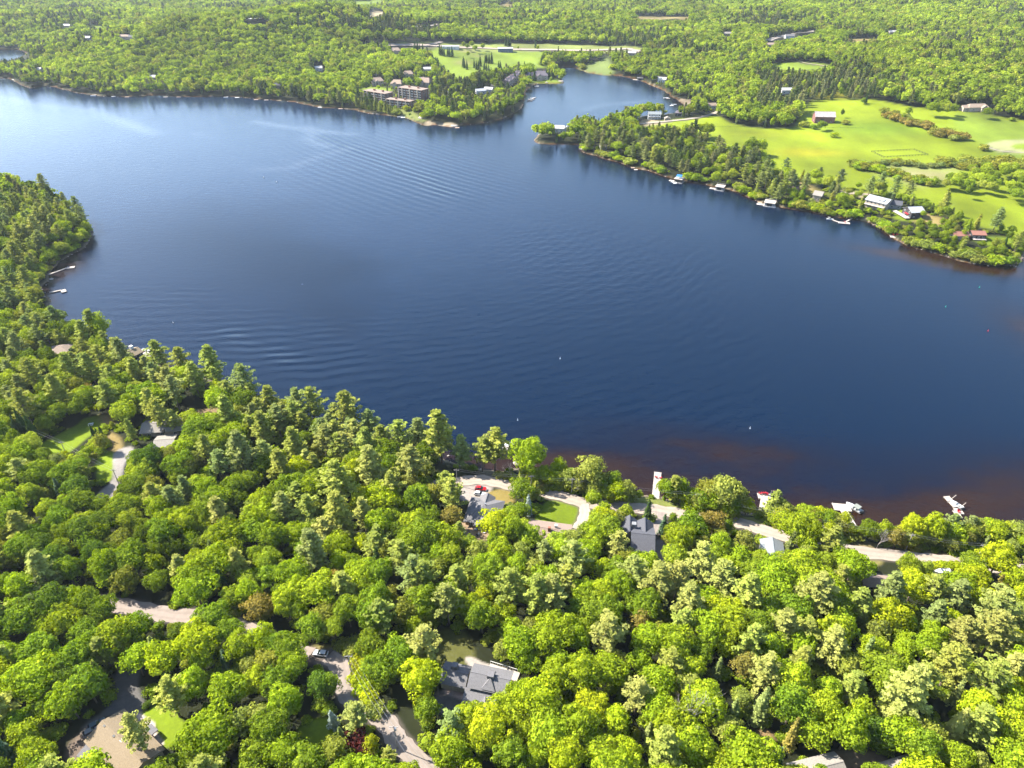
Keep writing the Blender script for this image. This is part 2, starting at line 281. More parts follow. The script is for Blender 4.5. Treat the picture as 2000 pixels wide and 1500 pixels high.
# ================================================================== ground classes, in world space from the photograph
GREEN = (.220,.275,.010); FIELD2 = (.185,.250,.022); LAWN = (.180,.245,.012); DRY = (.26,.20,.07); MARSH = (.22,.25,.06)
TAN = (.42,.34,.20); SANDC = (.42,.33,.22); GRAVEL = (.36,.30,.26); DARKGR = (.13,.12,.11); FLOOR = (.022,.026,.009); CONC = (.46,.40,.34)
def P(*a): return smooth_poly(gxy(a), 3)
ZONES = [  # (name, polygon, colour, softness in metres)
 ('field', P((1262,243),(1330,232),(1400,227),(1425,240),(1480,250),(1545,250),(1560,232),(1575,205),(1600,196),(1700,194),(1745,202),(1790,210),(1860,216),(1900,218),(2000,235),
    (2150,250),(2300,330),(2200,480),(2000,462),(1960,452),(1900,440),(1840,415),(1800,395),(1760,382),(1700,372),(1640,366),(1560,350),(1505,335),(1495,318),(1450,305),(1390,295),(1372,278),(1330,262),(1290,256)), GREEN, 3),
 ('field', P((1870,222),(1930,225),(2000,240),(2300,260),(2300,340),(2000,330),(1940,300),(1900,270),(1860,245)), FIELD2, 5),
 ('golf', P((838,106),(850,96),(880,94),(960,98),(1040,98),(1068,100),(1062,113),(1052,126),(1075,132),(1010,136),(965,142),(930,152),(905,166),(888,160),(868,140),(850,125)), FIELD2, 3),
 ('meadow', P((1128,132),(1165,120),(1185,112),(1195,125),(1200,142),(1178,147),(1150,141)), (.15,.19,.05), 4),
 ('clearing', P((1510,124),(1580,122),(1622,128),(1610,136),(1560,138),(1515,134)), FIELD2, 4),
 ('clearing', P((1655,76),(1712,75),(1700,80),(1655,82)), DRY, 4),
 ('clearing', P((1240,32),(1330,33),(1345,39),(1250,38)), DRY, 6),
 ('clearing', P((695,1),(745,-1),(748,8),(698,10)), FIELD2, 6),
 ('clearing', P((722,25),(752,24),(742,31),(724,33)), TAN, 4),
 ('clearing', P((478,38),(522,43),(516,48),(480,43)), CONC, 4),
 ('clearing', P((975,10),(1000,8),(1000,14),(978,15)), DRY, 6),
 ('clearing', P((175,51),(200,50),(198,55),(178,55)), FIELD2, 4),
 ('verge', P((770,84),(900,84),(1000,84),(1060,86),(1140,88),(1230,90),(1255,97),(1230,104),(1140,103),(1060,101),(900,98),(800,93)), MARSH, 4),
 ('wetland', P((1665,322),(1720,318),(1860,322),(1880,330),(1850,345),(1800,368),(1740,350),(1700,338)), MARSH, 6),
 ('wetland', P((1755,332),(1850,338),(1842,352),(1805,360),(1765,346)), (.30,.28,.11), 9),
 ('golf_path', P((1925,285),(1945,276),(2010,272),(2100,280),(2100,298),(1990,300),(1945,296)), (.30,.30,.13), 2),
 ('golf_green', P((1975,285),(2000,281),(2090,284),(2090,292),(2000,293)), LAWN, 2),
 ('yard', P((1040,152),(1085,155),(1098,160),(1060,163),(1040,163),(1020,160)), FIELD2, 2),
 ('beach', P((1325,192),(1345,194),(1352,200),(1340,208),(1332,200)), SANDC, 2),
 ('beach', P((835,238),(880,240),(890,244),(893,247),(880,250),(850,247),(833,244)), SANDC, 2),
 ('yard', P((770,205),(800,208),(818,228),(830,236),(800,233),(770,224),(745,212)), MARSH, 3),
 ('yard', P((703,168),(760,172),(762,178),(715,176),(700,182)), FIELD2, 3),
 ('yard', P((700,176),(712,186),(706,190),(694,184)), TAN, 2),
 ('carpark', P((860,184),(888,170),(905,176),(882,192),(865,196)), CONC, 2),
 ('yard', P((1295,238),(1330,233),(1290,243),(1250,246),(1246,238),(1270,233)), TAN, 2),
 ('yard', P((1730,405),(1770,410),(1800,415),(1850,430),(1830,440),(1780,432),(1745,425)), DRY, 2),
 ('yard', P((1690,425),(1730,432),(1735,442),(1700,436),(1680,430)), (.3,.26,.15), 2),
 ('lawn', P((1745,400),(1775,415),(1800,425),(1770,432),(1740,422)), LAWN, 2),
 ('yard', P((1550,350),(1600,372),(1600,385),(1560,375),(1535,360)), DRY, 3),
 ('yard', P((1640,370),(1700,378),(1700,386),(1640,380)), TAN, 2),
 ('lawn', P((1900,465),(1950,462),(2000,470),(2000,480),(1930,480)), LAWN, 2),
 # the near shore
 ('lawn', P((80,868),(120,845),(150,830),(168,816),(215,812),(205,835),(175,852),(140,880),(110,895),(85,885)), LAWN, .8),
 ('yard', P((195,812),(222,812),(218,828),(200,832)), (.30,.20,.08), 2),
 ('lawn', P((190,892),(222,884),(221,930),(200,945),(188,930)), LAWN, .6),
 ('yard', P((212,845),(235,855),(240,885),(222,884),(212,865)), (.26,.19,.07), 1),
 ('lawn', P((-30,832),(14,830),(20,855),(-30,862)), LAWN, 1),
 ('path', P((345,828),(400,798),(430,795),(425,806),(370,832),(350,845)), (.26,.18,.09), 1),
 ('drive', P((222,886),(255,872),(262,888),(244,905),(236,940),(210,985),(180,985),(195,960),(220,935)), (.30,.27,.24), .5),
 ('carpark', P((885,940),(930,932),(960,938),(962,950),(950,972),(905,978),(885,960)), (.34,.29,.25), .5),
 ('yard', P((952,962),(985,955),(1000,962),(1003,985),(985,990),(955,980)), (.24,.18,.05), .5),
 ('lawn', P((1045,1010),(1062,985),(1075,978),(1127,988),(1127,1008),(1118,1030),(1060,1020)), LAWN, .4),
 ('yard', P((895,1020),(950,1030),(955,1055),(905,1055),(890,1040)), (.34,.24,.15), .5),
 ('verge', P((1225,972),(1255,972),(1300,978),(1345,990),(1320,995),(1255,988),(1225,985)), (.20,.22,.05), .5),
 ('verge', P((1440,1008),(1490,1014),(1495,1028),(1460,1026),(1435,1015)), (.20,.20,.05), .5),
 ('verge', P((1665,1052),(1750,1068),(1850,1080),(1850,1085),(1760,1074),(1665,1066)), (.28,.22,.10), .8),
 ('verge', P((1665,1085),(1720,1092),(1715,1105),(1670,1100)), (.26,.22,.07), .8),
 ('verge', P((1820,1103),(1880,1106),(1880,1115),(1820,1113)), (.16,.22,.04), .8),
 ('lawn', P((1290,1072),(1292,1062),(1262,1062),(1240,1070)), LAWN, 1),
 ('drive', P((1275,1005),(1300,1005),(1295,1050),(1320,1085),(1290,1098),(1260,1115),(1225,1115),(1215,1100),(1262,1085),(1280,1060)), (.36,.30,.27), .5),
 ('yard', P((1320,1110),(1345,1115),(1345,1135),(1320,1125)), (.40,.28,.18), .8),
 ('drive', P((1672,1122),(1735,1125),(1735,1142),(1680,1138)), (.30,.26,.24), .8),
 ('drive', P((1815,1110),(1870,1112),(1865,1130),(1820,1128)), (.36,.30,.24), .8),
 ('gravel', P((595,1278),(612,1268),(645,1266),(668,1276),(682,1295),(682,1318),(672,1332),(660,1322),(645,1305),(618,1297),(600,1292)), GRAVEL, .5),
 ('verge', P((610,1262),(660,1262),(690,1278),(700,1310),(690,1345),(720,1395),(700,1395),(672,1355),(684,1318),(675,1284),(645,1270),(612,1270)), (.26,.22,.06), .8),
 ('lawn', P((590,1415),(640,1400),(665,1415),(655,1440),(640,1458),(610,1458),(585,1440)), LAWN, .6),
 ('drive', P((865,1345),(905,1345),(930,1362),(915,1388),(875,1400),(850,1385),(850,1362)), DARKGR, .6),
 ('yard', P((820,1275),(850,1235),(905,1230),(930,1290),(905,1300),(850,1300),(830,1290)), (.12,.12,.03), .8),  # shaded lawn: the tree shade is put into this darker colour
 ('terrace', P((908,1286),(922,1283),(940,1292),(965,1300),(1012,1312),(1008,1330),(975,1328),(925,1310)), CONC, .3),
 ('terrace', P((872,1345),(905,1352),(985,1375),(980,1385),(930,1375),(870,1355)), (.44,.34,.30), .3),
 ('yard', P((900,1395),(950,1400),(950,1415),(900,1410)), (.40,.28,.20), .6),
 ('drive', P((228,1310),(275,1290),(270,1340),(285,1385),(260,1400),(210,1400),(170,1440),(160,1420),(215,1375)), DARKGR, .6),
 ('yard', P((140,1445),(175,1430),(230,1480),(240,1530),(150,1530),(130,1480)), (.16,.12,.09), 1),
 ('lawn', P((268,1398),(292,1385),(320,1362),(340,1368),(350,1400),(375,1425),(345,1450),(322,1462),(312,1440),(302,1415)), LAWN, .4),
 ('terrace', P((262,1392),(275,1393),(288,1403),(302,1412),(304,1428),(318,1446),(318,1456),(305,1448),(292,1428),(272,1412)), (.52,.42,.37), .25),
 ('yard', P((1480,1430),(1500,1425),(1515,1450),(1500,1475),(1480,1460)), (.30,.20,.09), 1),
 ('yard', P((1630,1470),(1720,1470),(1720,1510),(1640,1510)), (.28,.20,.12), 1),
 ('yard', P((1815,1440),(1840,1450),(1840,1510),(1815,1510)), (.28,.19,.11), 1),
]
ROADS = [ # name, centre line, width, colour, label
 ('road', [(840,950),(880,944),(930,938),(960,941),(1000,950),(1060,962),(1110,974),(1145,984),(1200,990),(1250,994),(1290,998),(1340,1006),(1400,1016),(1450,1023),(1480,1034),(1540,1050),(1600,1063),(1680,1079),(1740,1085),(1800,1092),(1850,1097),(1930,1107),(2060,1125),(2200,1150)], 6.4, (.52,.45,.38)),
 ('driveway', [(1139,985),(1142,1000),(1136,1020),(1126,1034)], 4.2, (.60,.53,.46)),
 ('driveway', [(1288,1000),(1287,1020),(1284,1045)], 5.0, (.40,.35,.32)),
 ('lane', [(40,1130),(80,1150),(130,1166),(190,1176),(250,1186),(300,1196),(350,1204),(400,1203),(440,1212),(480,1232),(530,1250),(570,1268),(605,1282)], 6.0, (.43,.37,.33)),
 ('lane', [(640,1282),(662,1300),(668,1330),(678,1356),(700,1376),(730,1392),(755,1412),(775,1445),(800,1470),(830,1500),(870,1540)], 5.6, (.40,.35,.31)),
 ('highway', [(700,92),(770,89),(830,89),(900,93),(960,95),(1000,97),(1060,97.5),(1140,99),(1200,97),(1225,96),(1252,101),(1290,106)], 13, (.52,.45,.38)),
 ('highway_ramp', [(830,89),(848,86),(862,82)], 9, (.48,.42,.36)),
 ('farm_track', [(1250,243),(1290,239),(1330,235),(1370,229),(1395,222),(1405,216)], 6, (.50,.45,.38)),
 ('highway', [(1500,80),(1525,72),(1550,66),(1592,61)], 12, (.50,.45,.4)),
 ('track', [(815,54),(830,52),(845,50),(852,47)], 9, (.46,.42,.36)),
 ('golf_path', [(1925,286),(1945,293),(1975,297),(2040,300)], 2.5, (.42,.40,.30)),
 ('golf_path', [(1560,120),(1580,125),(1620,131)], 4, (.42,.40,.26)),
 ('track', [(1640,376),(1670,378),(1700,381)], 5, (.45,.40,.30)),
]
RW = [(n, smooth_poly(gxy(p), 5, False), w_, (c[0]*.42, c[1]*.395, c[2]*.37)) for n, p, w_, c in ROADS]
# clear patches of the photograph, where no crown stands in the way (only used to choose where trees grow)
CLEAR_PX = [
 [(85,872),(150,832),(170,818),(215,815),(200,842),(160,862),(125,885)],[(196,893),(221,886),(221,928),(203,940)],[(277,826),(290,822),(322,832),(349,847),(349,866),(318,866),(292,880),(278,862),(275,840)],
 [(222,888),(246,878),(250,890),(240,912),(232,935),(205,975),(190,975),(222,930)],[(250,696),(250,680),(256,674),(272,674),(292,682),(285,692),(262,704)],[(97,688),(103,677),(112,674),(133,677),(128,686)],
 [(385,800),(425,790),(425,806),(395,812)],[(905,950),(915,938),(965,938),(995,950),(995,960),(960,955),(1000,968),(995,985),(983,990),(972,1012),(950,1026),(948,1045),(912,1045),(906,1015),(922,980)],
 [(1059,962),(1135,980),(1142,1000),(1128,1028),(1112,1034),(1072,1050),(1038,1030),(1042,1014),(1062,988),(1060,978)],[(1212,1020),(1230,1018),(1262,1020),(1285,1044),(1276,1080),(1255,1085),(1238,1050)],
 [(1240,990),(1300,996),(1302,1005),(1290,1012),(1292,1050),(1298,1070),(1278,1075),(1278,1020),(1245,1000)],[(1430,1014),(1490,1030),(1493,1050),(1470,1052),(1455,1030)],[(1490,1056),(1505,1053),(1525,1064),(1525,1092),(1510,1092)],
 [(1678,1070),(1760,1080),(1758,1094),(1700,1088),(1676,1082)],[(1812,1085),(1850,1090),(1850,1100),(1812,1096)],[(1682,1124),(1730,1126),(1728,1136),(1686,1133)],[(1822,1112),(1852,1112),(1850,1124),(1822,1124)],
 [(1320,1116),(1342,1120),(1340,1132),(1320,1128)],[(97,1148),(128,1155),(126,1170),(100,1160)],[(240,1182),(300,1188),(330,1194),(395,1185),(408,1200),(380,1222),(330,1216),(280,1212),(262,1198)],[(460,1232),(480,1226),(490,1235),(472,1240)],
 [(600,1275),(615,1268),(650,1266),(680,1285),(680,1318),(660,1325),(655,1308),(615,1295)],[(665,1330),(690,1350),(692,1375),(678,1385),(662,1350)],[(752,1408),(778,1430),(805,1452),(830,1480),(810,1488),(790,1475),(765,1440),(735,1405),(730,1390)],
 [(596,1420),(650,1412),(658,1430),(640,1450),(605,1452)],[(868,1300),(876,1296),(905,1288),(905,1270),(925,1285),(940,1290),(1000,1308),(1015,1320),(1010,1332),(990,1340),(974,1372),(940,1372),(880,1345)],[(865,1370),(880,1350),(920,1368),(900,1388),(862,1392)],
 [(205,1405),(235,1385),(250,1350),(245,1320),(258,1320),(268,1350),(262,1385),(300,1400),(330,1365),(340,1400),(350,1415),(322,1460),(330,1480),(300,1500),(225,1500),(172,1447)],[(150,1480),(178,1452),(190,1466),(168,1488)],
 [(1540,1500),(1560,1482),(1615,1472),(1645,1500)],[(1718,1500),(1725,1484),(1790,1472),(1812,1500)],[(1480,1432),(1500,1440),(1505,1462),(1488,1460)],
 [(1276,920),(1294,920),(1291,985),(1276,985)],[(1478,958),(1510,965),(1500,1000),(1492,1030),(1486,1028),(1486,985)],[(1625,985),(1680,980),(1672,1030),(1650,1010),(1640,1000)],[(1842,972),(1885,970),(1885,1010),(1858,1010)],
 [(1270,975),(1310,978),(1310,985),(1270,985)],[(984,862),(1000,858),(1000,872),(988,880)],[(82,560),(132,555),(132,575),(82,575)],[(100,518),(150,515),(150,530),(100,540)],
 [(709,173),(768,175),(768,188),(756,196),(711,186)],[(778,168),(836,170),(838,192),(824,194),(778,186)],[(754,191),(810,193),(812,203),(800,207),(756,203)],[(728,149),(746,149),(750,163),(728,163)],[(768,156),(786,156),(788,168),(766,168)],[(790,141),(807,141),(807,149),(790,149)],[(824,156),(845,156),(845,166),(828,166)],[(766,96),(780,96),(778,104),(768,104)],[(826,130),(842,130),(840,137),(826,137)],
 [(1083,243),(1108,243),(1108,256),(1083,256)],[(1265,220),(1292,220),(1330,228),(1330,240),(1260,246),(1245,240)],[(1584,218),(1625,218),(1625,240),(1588,240)],[(1878,198),(1935,200),(1935,218),(1880,218)],[(1690,380),(1745,382),(1740,405),(1692,398)],[(1755,395),(1800,398),(1800,422),(1760,415)],
 [(1900,450),(1935,452),(1930,468),(1900,464)],[(1585,368),(1615,370),(1615,384),(1588,384)],[(1310,340),(1340,340),(1340,358),(1310,355)],[(1393,352),(1420,352),(1418,374),(1395,370)],[(1488,388),(1522,388),(1522,406),(1490,404)],[(1624,424),(1700,420),(1690,445),(1624,440)],[(1736,455),(1772,455),(1770,474),(1738,470)],
 [(1045,128),(1068,128),(1068,155),(1045,150)],[(984,148),(1012,142),(1012,165),(984,170)],[(930,168),(962,168),(962,182),(930,184)],[(1240,148),(1258,148),(1258,160),(1240,160)],[(1735,418),(1775,420),(1775,432),(1740,432)],
 [(615,123),(632,123),(632,142),(615,140)],[(798,90),(870,86),(1000,90),(1060,92),(1060,99),(870,99),(800,93)],[(1500,396),(1500,404),(1490,400)],[(812,222),(826,224),(824,236),(810,234)],[(860,228),(895,236),(895,250),(830,248),(810,240),(840,236)],
 [(1328,190),(1350,193),(1345,206),(1330,204)],[(1305,202),(1322,202),(1322,222),(1305,222)],[(236,68),(256,66),(256,76),(236,78)],[(165,70),(182,70),(182,78),(165,78)],
]
CLEAR_PX += [[(695,1),(748,1),(748,8),(695,8)],[(720,24),(752,24),(748,31),(720,33)],[(480,38),(524,41),(520,47),(480,45)],[(1508,124),(1622,122),(1622,130),(1560,136),(1508,134)],[(1655,75),(1714,74),(1712,79),(1655,80)],[(1240,32),(1342,33),(1345,38),(1250,37)],
 [(1500,74),(1550,64),(1592,59),(1592,64),(1500,82)],[(813,48),(860,44),(860,50),(816,56)],[(975,8),(1000,8),(1000,13),(975,14)],[(175,50),(200,50),(200,55),(175,55)],[(-20,98),(44,100),(50,107),(30,116),(-20,117)],[(1060,90),(1250,93),(1255,99),(1140,98),(1060,98)],[(770,86),(1000,88),(1000,95),(770,92)],[(1130,134),(1190,118),(1198,138),(1160,144)],
 [(30,108),(60,108),(60,112),(30,112)],[(845,108),(900,98),(1060,102),(1050,120),(1000,126),(930,135),(905,155),(880,145)],[(294,148),(305,148),(305,155),(294,155)],[(74,132),(86,132),(86,140),(74,140)],[(1284,150),(1302,150),(1302,158),(1284,158)],[(1500,84),(1512,84),(1512,90),(1500,90)],[(1734,60),(1750,60),(1750,66),(1734,66)],[(1527,176),(1542,176),(1542,184),(1527,184)],[(1228,101),(1242,101),(1242,107),(1228,107)],[(1384,204),(1396,204),(1396,210),(1384,210)],[(126,48),(140,48),(140,53),(126,53)],[(1412,64),(1428,64),(1428,69),(1412,69)],[(540,166),(550,166),(550,172),(540,172)],
 [(1590,196),(1740,196),(1740,202),(1590,204)],[(1330,231),(1395,224),(1400,228),(1340,238)]]
CLEAR_PX = [np.array(p, float) for p in CLEAR_PX]
# ------------------------------------------------------------------ terrain grid
rows = [40, 60, 75]
py = 1640.0
while py > -95:
    dep = PITCH + math.atan((py-750)/FPX); rows.append(CAMH / tan(dep)); py -= 3.2 if py > 150 else 2.4
rows = [r for r in rows]; yy = rows[-1]
while yy < 14000: yy *= 1.09; rows.append(yy)
rows = np.array(sorted(set(rows)))
us = np.unique(np.concatenate([np.arange(-.80, .8001, .0032), np.arange(-1.4, -.8, .03), np.arange(.8, 1.41, .03)]))
U, R = np.meshgrid(us, rows)
GX = U * (.834*R + 110); GY = R.copy()
PG = np.stack([GX, GY], -1).reshape(-1, 2)
SD = shore(PG); HZ = height(PG, SD)
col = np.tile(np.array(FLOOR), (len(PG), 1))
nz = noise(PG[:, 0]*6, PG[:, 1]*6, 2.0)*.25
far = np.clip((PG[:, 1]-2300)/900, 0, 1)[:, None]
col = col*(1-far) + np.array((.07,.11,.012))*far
def soft(d, s): return np.clip(.5 + d/(2*s), 0, 1)
for nme, poly, c, s in ZONES:
    lo, hi = poly.min(0)-s*2, poly.max(0)+s*2
    m = np.where((PG[:, 0] > lo[0]) & (PG[:, 0] < hi[0]) & (PG[:, 1] > lo[1]) & (PG[:, 1] < hi[1]))[0]
    if not len(m): continue
    q = PG[m]; dd = seg_dist(q, poly, np.roll(poly, -1, 0)); dd = np.where(inside(q, poly), dd, -dd)
    wgt = soft(dd, s)[:, None]; col[m] = col[m]*(1-wgt) + np.array(c)*wgt
# yellow buttercup patches in the field, and the darker strip of the field edge
for px_, py_, a, b, c in [(1590,305,32,12,(.32,.29,.01)),(1620,205,26,18,(.30,.28,.01)),(1560,300,22,12,(.28,.27,.01)),(1500,268,40,14,(.24,.27,.01)),(1720,262,60,30,(.17,.27,.015)),(1700,375,60,8,(.22,.26,.02)),(905,128,14,12,(.28,.24,.10)),(915,113,20,8,(.28,.24,.10)),(935,118,14,8,(.26,.24,.09)),(1035,140,10,10,(.26,.24,.10)),(1600,340,40,10,(.22,.27,.02))]:
    g = at0(px_, py_, 6); wgt = np.exp(-((PG[:, 0]-g[0])/a)**2 - ((PG[:, 1]-g[1])/b)**2)[:, None]*.8*(SD > 3)[:, None]
    col = col*(1-wgt) + np.array(c)*wgt
for nme, line, wd, c in RW:    # worn shoulders under the roads
    m = np.where(line_dist(PG, line[::2]) < wd)[0]
    if len(m):
        dd = line_dist(PG[m], line); wgt = np.clip((wd*.5+1.2-dd)/1.5, 0, 1)[:, None]; col[m] = col[m]*(1-wgt) + np.array(c)*.75*wgt
w1 = np.clip(1 - np.abs(SD-.4)/1.8, 0, 1)[:, None]      # pale stones and sand along the waterline
col = col*(1-w1*.8) + np.array((.30,.24,.16))*w1*.8
w2 = np.clip(-SD, 0, 1)[:, None]; col = col*(1-w2) + np.array((.14,.06,.02))*w2
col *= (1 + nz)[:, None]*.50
gm = bpy.data.materials.new('ground'); gm.use_nodes = True; nt = gm.node_tree; b = nt.nodes['Principled BSDF']; b.inputs['Roughness'].default_value = .95; b.inputs['Specular IOR Level'].default_value = .1
va = nt.nodes.new('ShaderNodeAttribute'); va.attribute_name = 'ground_colour'
geo = nt.nodes.new('ShaderNodeNewGeometry')
def nnode(nt, sc, det=4, rough=.6, vec=None, scl=None):
    n = nt.nodes.new('ShaderNodeTexNoise'); n.inputs['Scale'].default_value = sc; n.inputs['Detail'].default_value = det; n.inputs['Roughness'].default_value = rough
    if scl:
        mp = nt.nodes.new('ShaderNodeMapping'); mp.inputs['Scale'].default_value = scl[:3]; mp.inputs['Rotation'].default_value = (0, 0, scl[3] if len(scl) > 3 else 0); nt.links.new(vec, mp.inputs['Vector']); vec = mp.outputs[0]
    nt.links.new(vec, n.inputs['Vector']); return n
n1 = nnode(nt, .9, 6, .7, geo.outputs['Position']); n2 = nnode(nt, .035, 4, .6, geo.outputs['Position'], (1, .35, 1, .5))
def mathn(nt, op, a, b_=None, c_=None):
    n = nt.nodes.new('ShaderNodeMath'); n.operation = op
    for i, x in enumerate((a, b_, c_)):
        if x is None: continue
        if isinstance(x, (int, float)): n.inputs[i].default_value = x
        else: nt.links.new(x, n.inputs[i])
    return n.outputs[0]
f1 = mathn(nt, 'MULTIPLY_ADD', n1.outputs['Fac'], .9, .55); f2 = mathn(nt, 'MULTIPLY_ADD', n2.outputs['Fac'], .7, .65); f3 = mathn(nt, 'MULTIPLY', f1, f2)
mm = nt.nodes.new('ShaderNodeVectorMath'); mm.operation = 'SCALE'; nt.links.new(va.outputs['Color'], mm.inputs[0]); nt.links.new(f3, mm.inputs['Scale'])
nt.links.new(mm.outputs[0], b.inputs['Base Color'])
sh = GX.shape
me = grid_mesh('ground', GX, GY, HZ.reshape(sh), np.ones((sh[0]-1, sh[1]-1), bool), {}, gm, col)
go = bpy.data.objects.new('ground', me); C.objects.link(go); prop(go, kind='structure')
# ------------------------------------------------------------------ water
def blob(px_, py_, a, b, rot=0):
    g = at0(px_, py_); x = PG[:, 0]-g[0]; y = PG[:, 1]-g[1]; c, s = cos(rot), sin(rot)
    return np.exp(-((x*c+y*s)/a)**2 - ((-x*s+y*c)/b)**2)
near_s = np.clip(1.15*np.exp(np.minimum(SD, 0)/6.5), 0, 1)*np.clip((1500-PG[:,1])/700, 0, 1)
shal = near_s + .60*blob(2020,930,44,28) + .45*blob(1870,990,44,11,.1) + .40*blob(1700,1005,40,9) + .85*blob(2030,650,26,50) + .28*blob(1330,850,50,11,-.3) + .2*blob(1500,880,40,9) + .34*blob(1400,925,120,30) + .30*blob(1600,970,90,26) + .2*blob(1150,890,90,26) \
    + .75*blob(1900,520,70,15,-.5) + .6*blob(1750,500,60,14,-.6) + .9*blob(130,525,20,26) + .4*blob(1100,910,30,12)  + .12*blob(1100,870,90,20) + .5*blob(1310,200,14,60)
shal = np.clip(shal, 0, 1)
def strip(pts, wd):
    q = smooth_poly([at0(*p) for p in pts], 4, False); return np.exp(-(line_dist(PG, q)/wd)**2)
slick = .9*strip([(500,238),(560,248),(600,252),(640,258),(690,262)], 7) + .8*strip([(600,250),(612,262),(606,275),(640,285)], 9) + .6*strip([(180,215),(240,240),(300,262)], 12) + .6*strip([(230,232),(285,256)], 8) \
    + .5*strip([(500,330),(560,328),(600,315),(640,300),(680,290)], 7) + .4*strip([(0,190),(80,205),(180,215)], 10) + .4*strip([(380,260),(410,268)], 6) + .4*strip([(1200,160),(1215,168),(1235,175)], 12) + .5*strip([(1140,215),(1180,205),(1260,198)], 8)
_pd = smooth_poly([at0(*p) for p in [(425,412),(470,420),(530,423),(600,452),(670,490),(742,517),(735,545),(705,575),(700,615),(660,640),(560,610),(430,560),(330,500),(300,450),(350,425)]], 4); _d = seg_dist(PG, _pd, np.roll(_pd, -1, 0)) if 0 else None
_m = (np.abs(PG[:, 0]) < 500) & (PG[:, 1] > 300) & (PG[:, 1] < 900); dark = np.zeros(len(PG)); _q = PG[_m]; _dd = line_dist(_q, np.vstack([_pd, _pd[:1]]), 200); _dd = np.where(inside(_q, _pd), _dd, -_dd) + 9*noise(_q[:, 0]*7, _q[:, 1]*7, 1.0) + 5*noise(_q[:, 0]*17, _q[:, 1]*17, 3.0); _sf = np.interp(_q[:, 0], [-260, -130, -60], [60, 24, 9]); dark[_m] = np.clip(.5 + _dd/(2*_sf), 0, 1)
sky_sheen = (1 - np.exp(-(1.5*blob(120,260,330,330) + .65*blob(470,330,170,110) + .55*blob(860,470,130,130) + .3*blob(420,400,70,50))))*(1 - .95*dark)  # pale sky sheen painted into the water colour, with smoother water there
dim_sheen = .6*dark + .5*blob(1190,165,90,150) + .55*blob(450,192,220,40) + .4*blob(1000,290,60,90)  # weak sky reflection painted as darker water, with more roughness
rA = .42*blob(1150,560,190,190) + .6*blob(1290,600,80,150) + .7*blob(1200,480,70,60) + .6*blob(1330,760,50,60) + .8*blob(560,680,50,28) + .5*blob(300,610,70,30) + .5*blob(760,740,70,30) + .4*blob(900,680,80,60)
rC = 1.1*strip([(600,256),(690,290),(760,322),(820,345),(870,375)], 13) + .7*blob(760,320,90,110) + .7*blob(850,370,70,60) + .4*blob(660,280,50,90)
rD = 1.2*strip([(440,645),(480,668),(520,690),(560,700)], 7) + 1.0*strip([(600,705),(640,722),(665,745)], 7) + .75*blob(560,690,75,34,-.2) + .5*blob(640,790,50,20) + .35*blob(250,620,80,50)
cells = (SD.reshape(sh)[:-1, :-1] < 14) | (SD.reshape(sh)[1:, 1:] < 14) | (SD.reshape(sh)[:-1, 1:] < 14) | (SD.reshape(sh)[1:, :-1] < 14)
cells &= (GY[:-1, :-1] < 6000)
wm = bpy.data.materials.new('lake_water'); wm.use_nodes = True; nt = wm.node_tree; b = nt.nodes['Principled BSDF']
geo = nt.nodes.new('ShaderNodeNewGeometry'); pos = geo.outputs['Position']
def attr(nme):
    a = nt.nodes.new('ShaderNodeAttribute'); a.attribute_name = nme; return a.outputs['Fac']
def mixc(f, a, c):
    n = nt.nodes.new('ShaderNodeMix'); n.data_type = 'RGBA'; n.clamp_factor = True
    for i, x in ((0, f), (6, a), (7, c)):
        if isinstance(x, tuple): n.inputs[i].default_value = (*x, 1)
        elif isinstance(x, (int, float)): n.inputs[i].default_value = x
        else: nt.links.new(x, n.inputs[i])
    return n.outputs[2]
ns = nnode(nt, .045, 6, .72, pos, (1, 1.9, 1, .4)); nb = nnode(nt, .3, 3, .6, pos)
sv = mathn(nt, 'ADD', attr('shallow'), mathn(nt, 'MULTIPLY_ADD', ns.outputs['Fac'], 1.1, -.50)); sv = mathn(nt, 'MULTIPLY', mathn(nt, 'MAXIMUM', sv, 0), mathn(nt, 'POWER', attr('shallow'), .6))
deep = mixc(ns.outputs['Fac'], (.0001,.0042,.0135), (.0004,.0060,.0175))
c1 = mixc(mathn(nt, 'MULTIPLY', sv, .95), deep, (.0050,.0024,.0038)); c2 = mixc(mathn(nt, 'MULTIPLY_ADD', sv, 1.5, -.8), c1, (.015,.0070,.0034))
c3 = mixc(mathn(nt, 'MULTIPLY', attr('dim_sheen'), .6), c2, (.0002,.0022,.0085)); c3 = mixc(mathn(nt, 'MULTIPLY', attr('sky_sheen'), mathn(nt, 'MULTIPLY_ADD', ns.outputs['Fac'], 1.0, .1)), c3, (.0140,.0260,.0500)); c4 = mixc(mathn(nt, 'MULTIPLY', mathn(nt, 'MULTIPLY', attr('slick'), ns.outputs['Fac']), .8), c3, (.055,.065,.08)); nt.links.new(c4, b.inputs['Base Color'])
b.inputs['IOR'].default_value = 1.333; b.inputs['Specular IOR Level'].default_value = .20
ro = mathn(nt, 'MULTIPLY_ADD', attr('sky_sheen'), -.05, .18); ro = mathn(nt, 'MULTIPLY_ADD', attr('dim_sheen'), .14, ro); ro = mathn(nt, 'MULTIPLY_ADD', mathn(nt, 'MULTIPLY', attr('slick'), -1), .08, ro)
ro = mathn(nt, 'MULTIPLY_ADD', nnode(nt, .012, 4, .7, pos, (1, .6, 1, .6)).outputs['Fac'], .10, mathn(nt, 'ADD', ro, -.05)); nt.links.new(mathn(nt, 'MAXIMUM', ro, .05), b.inputs['Roughness'])
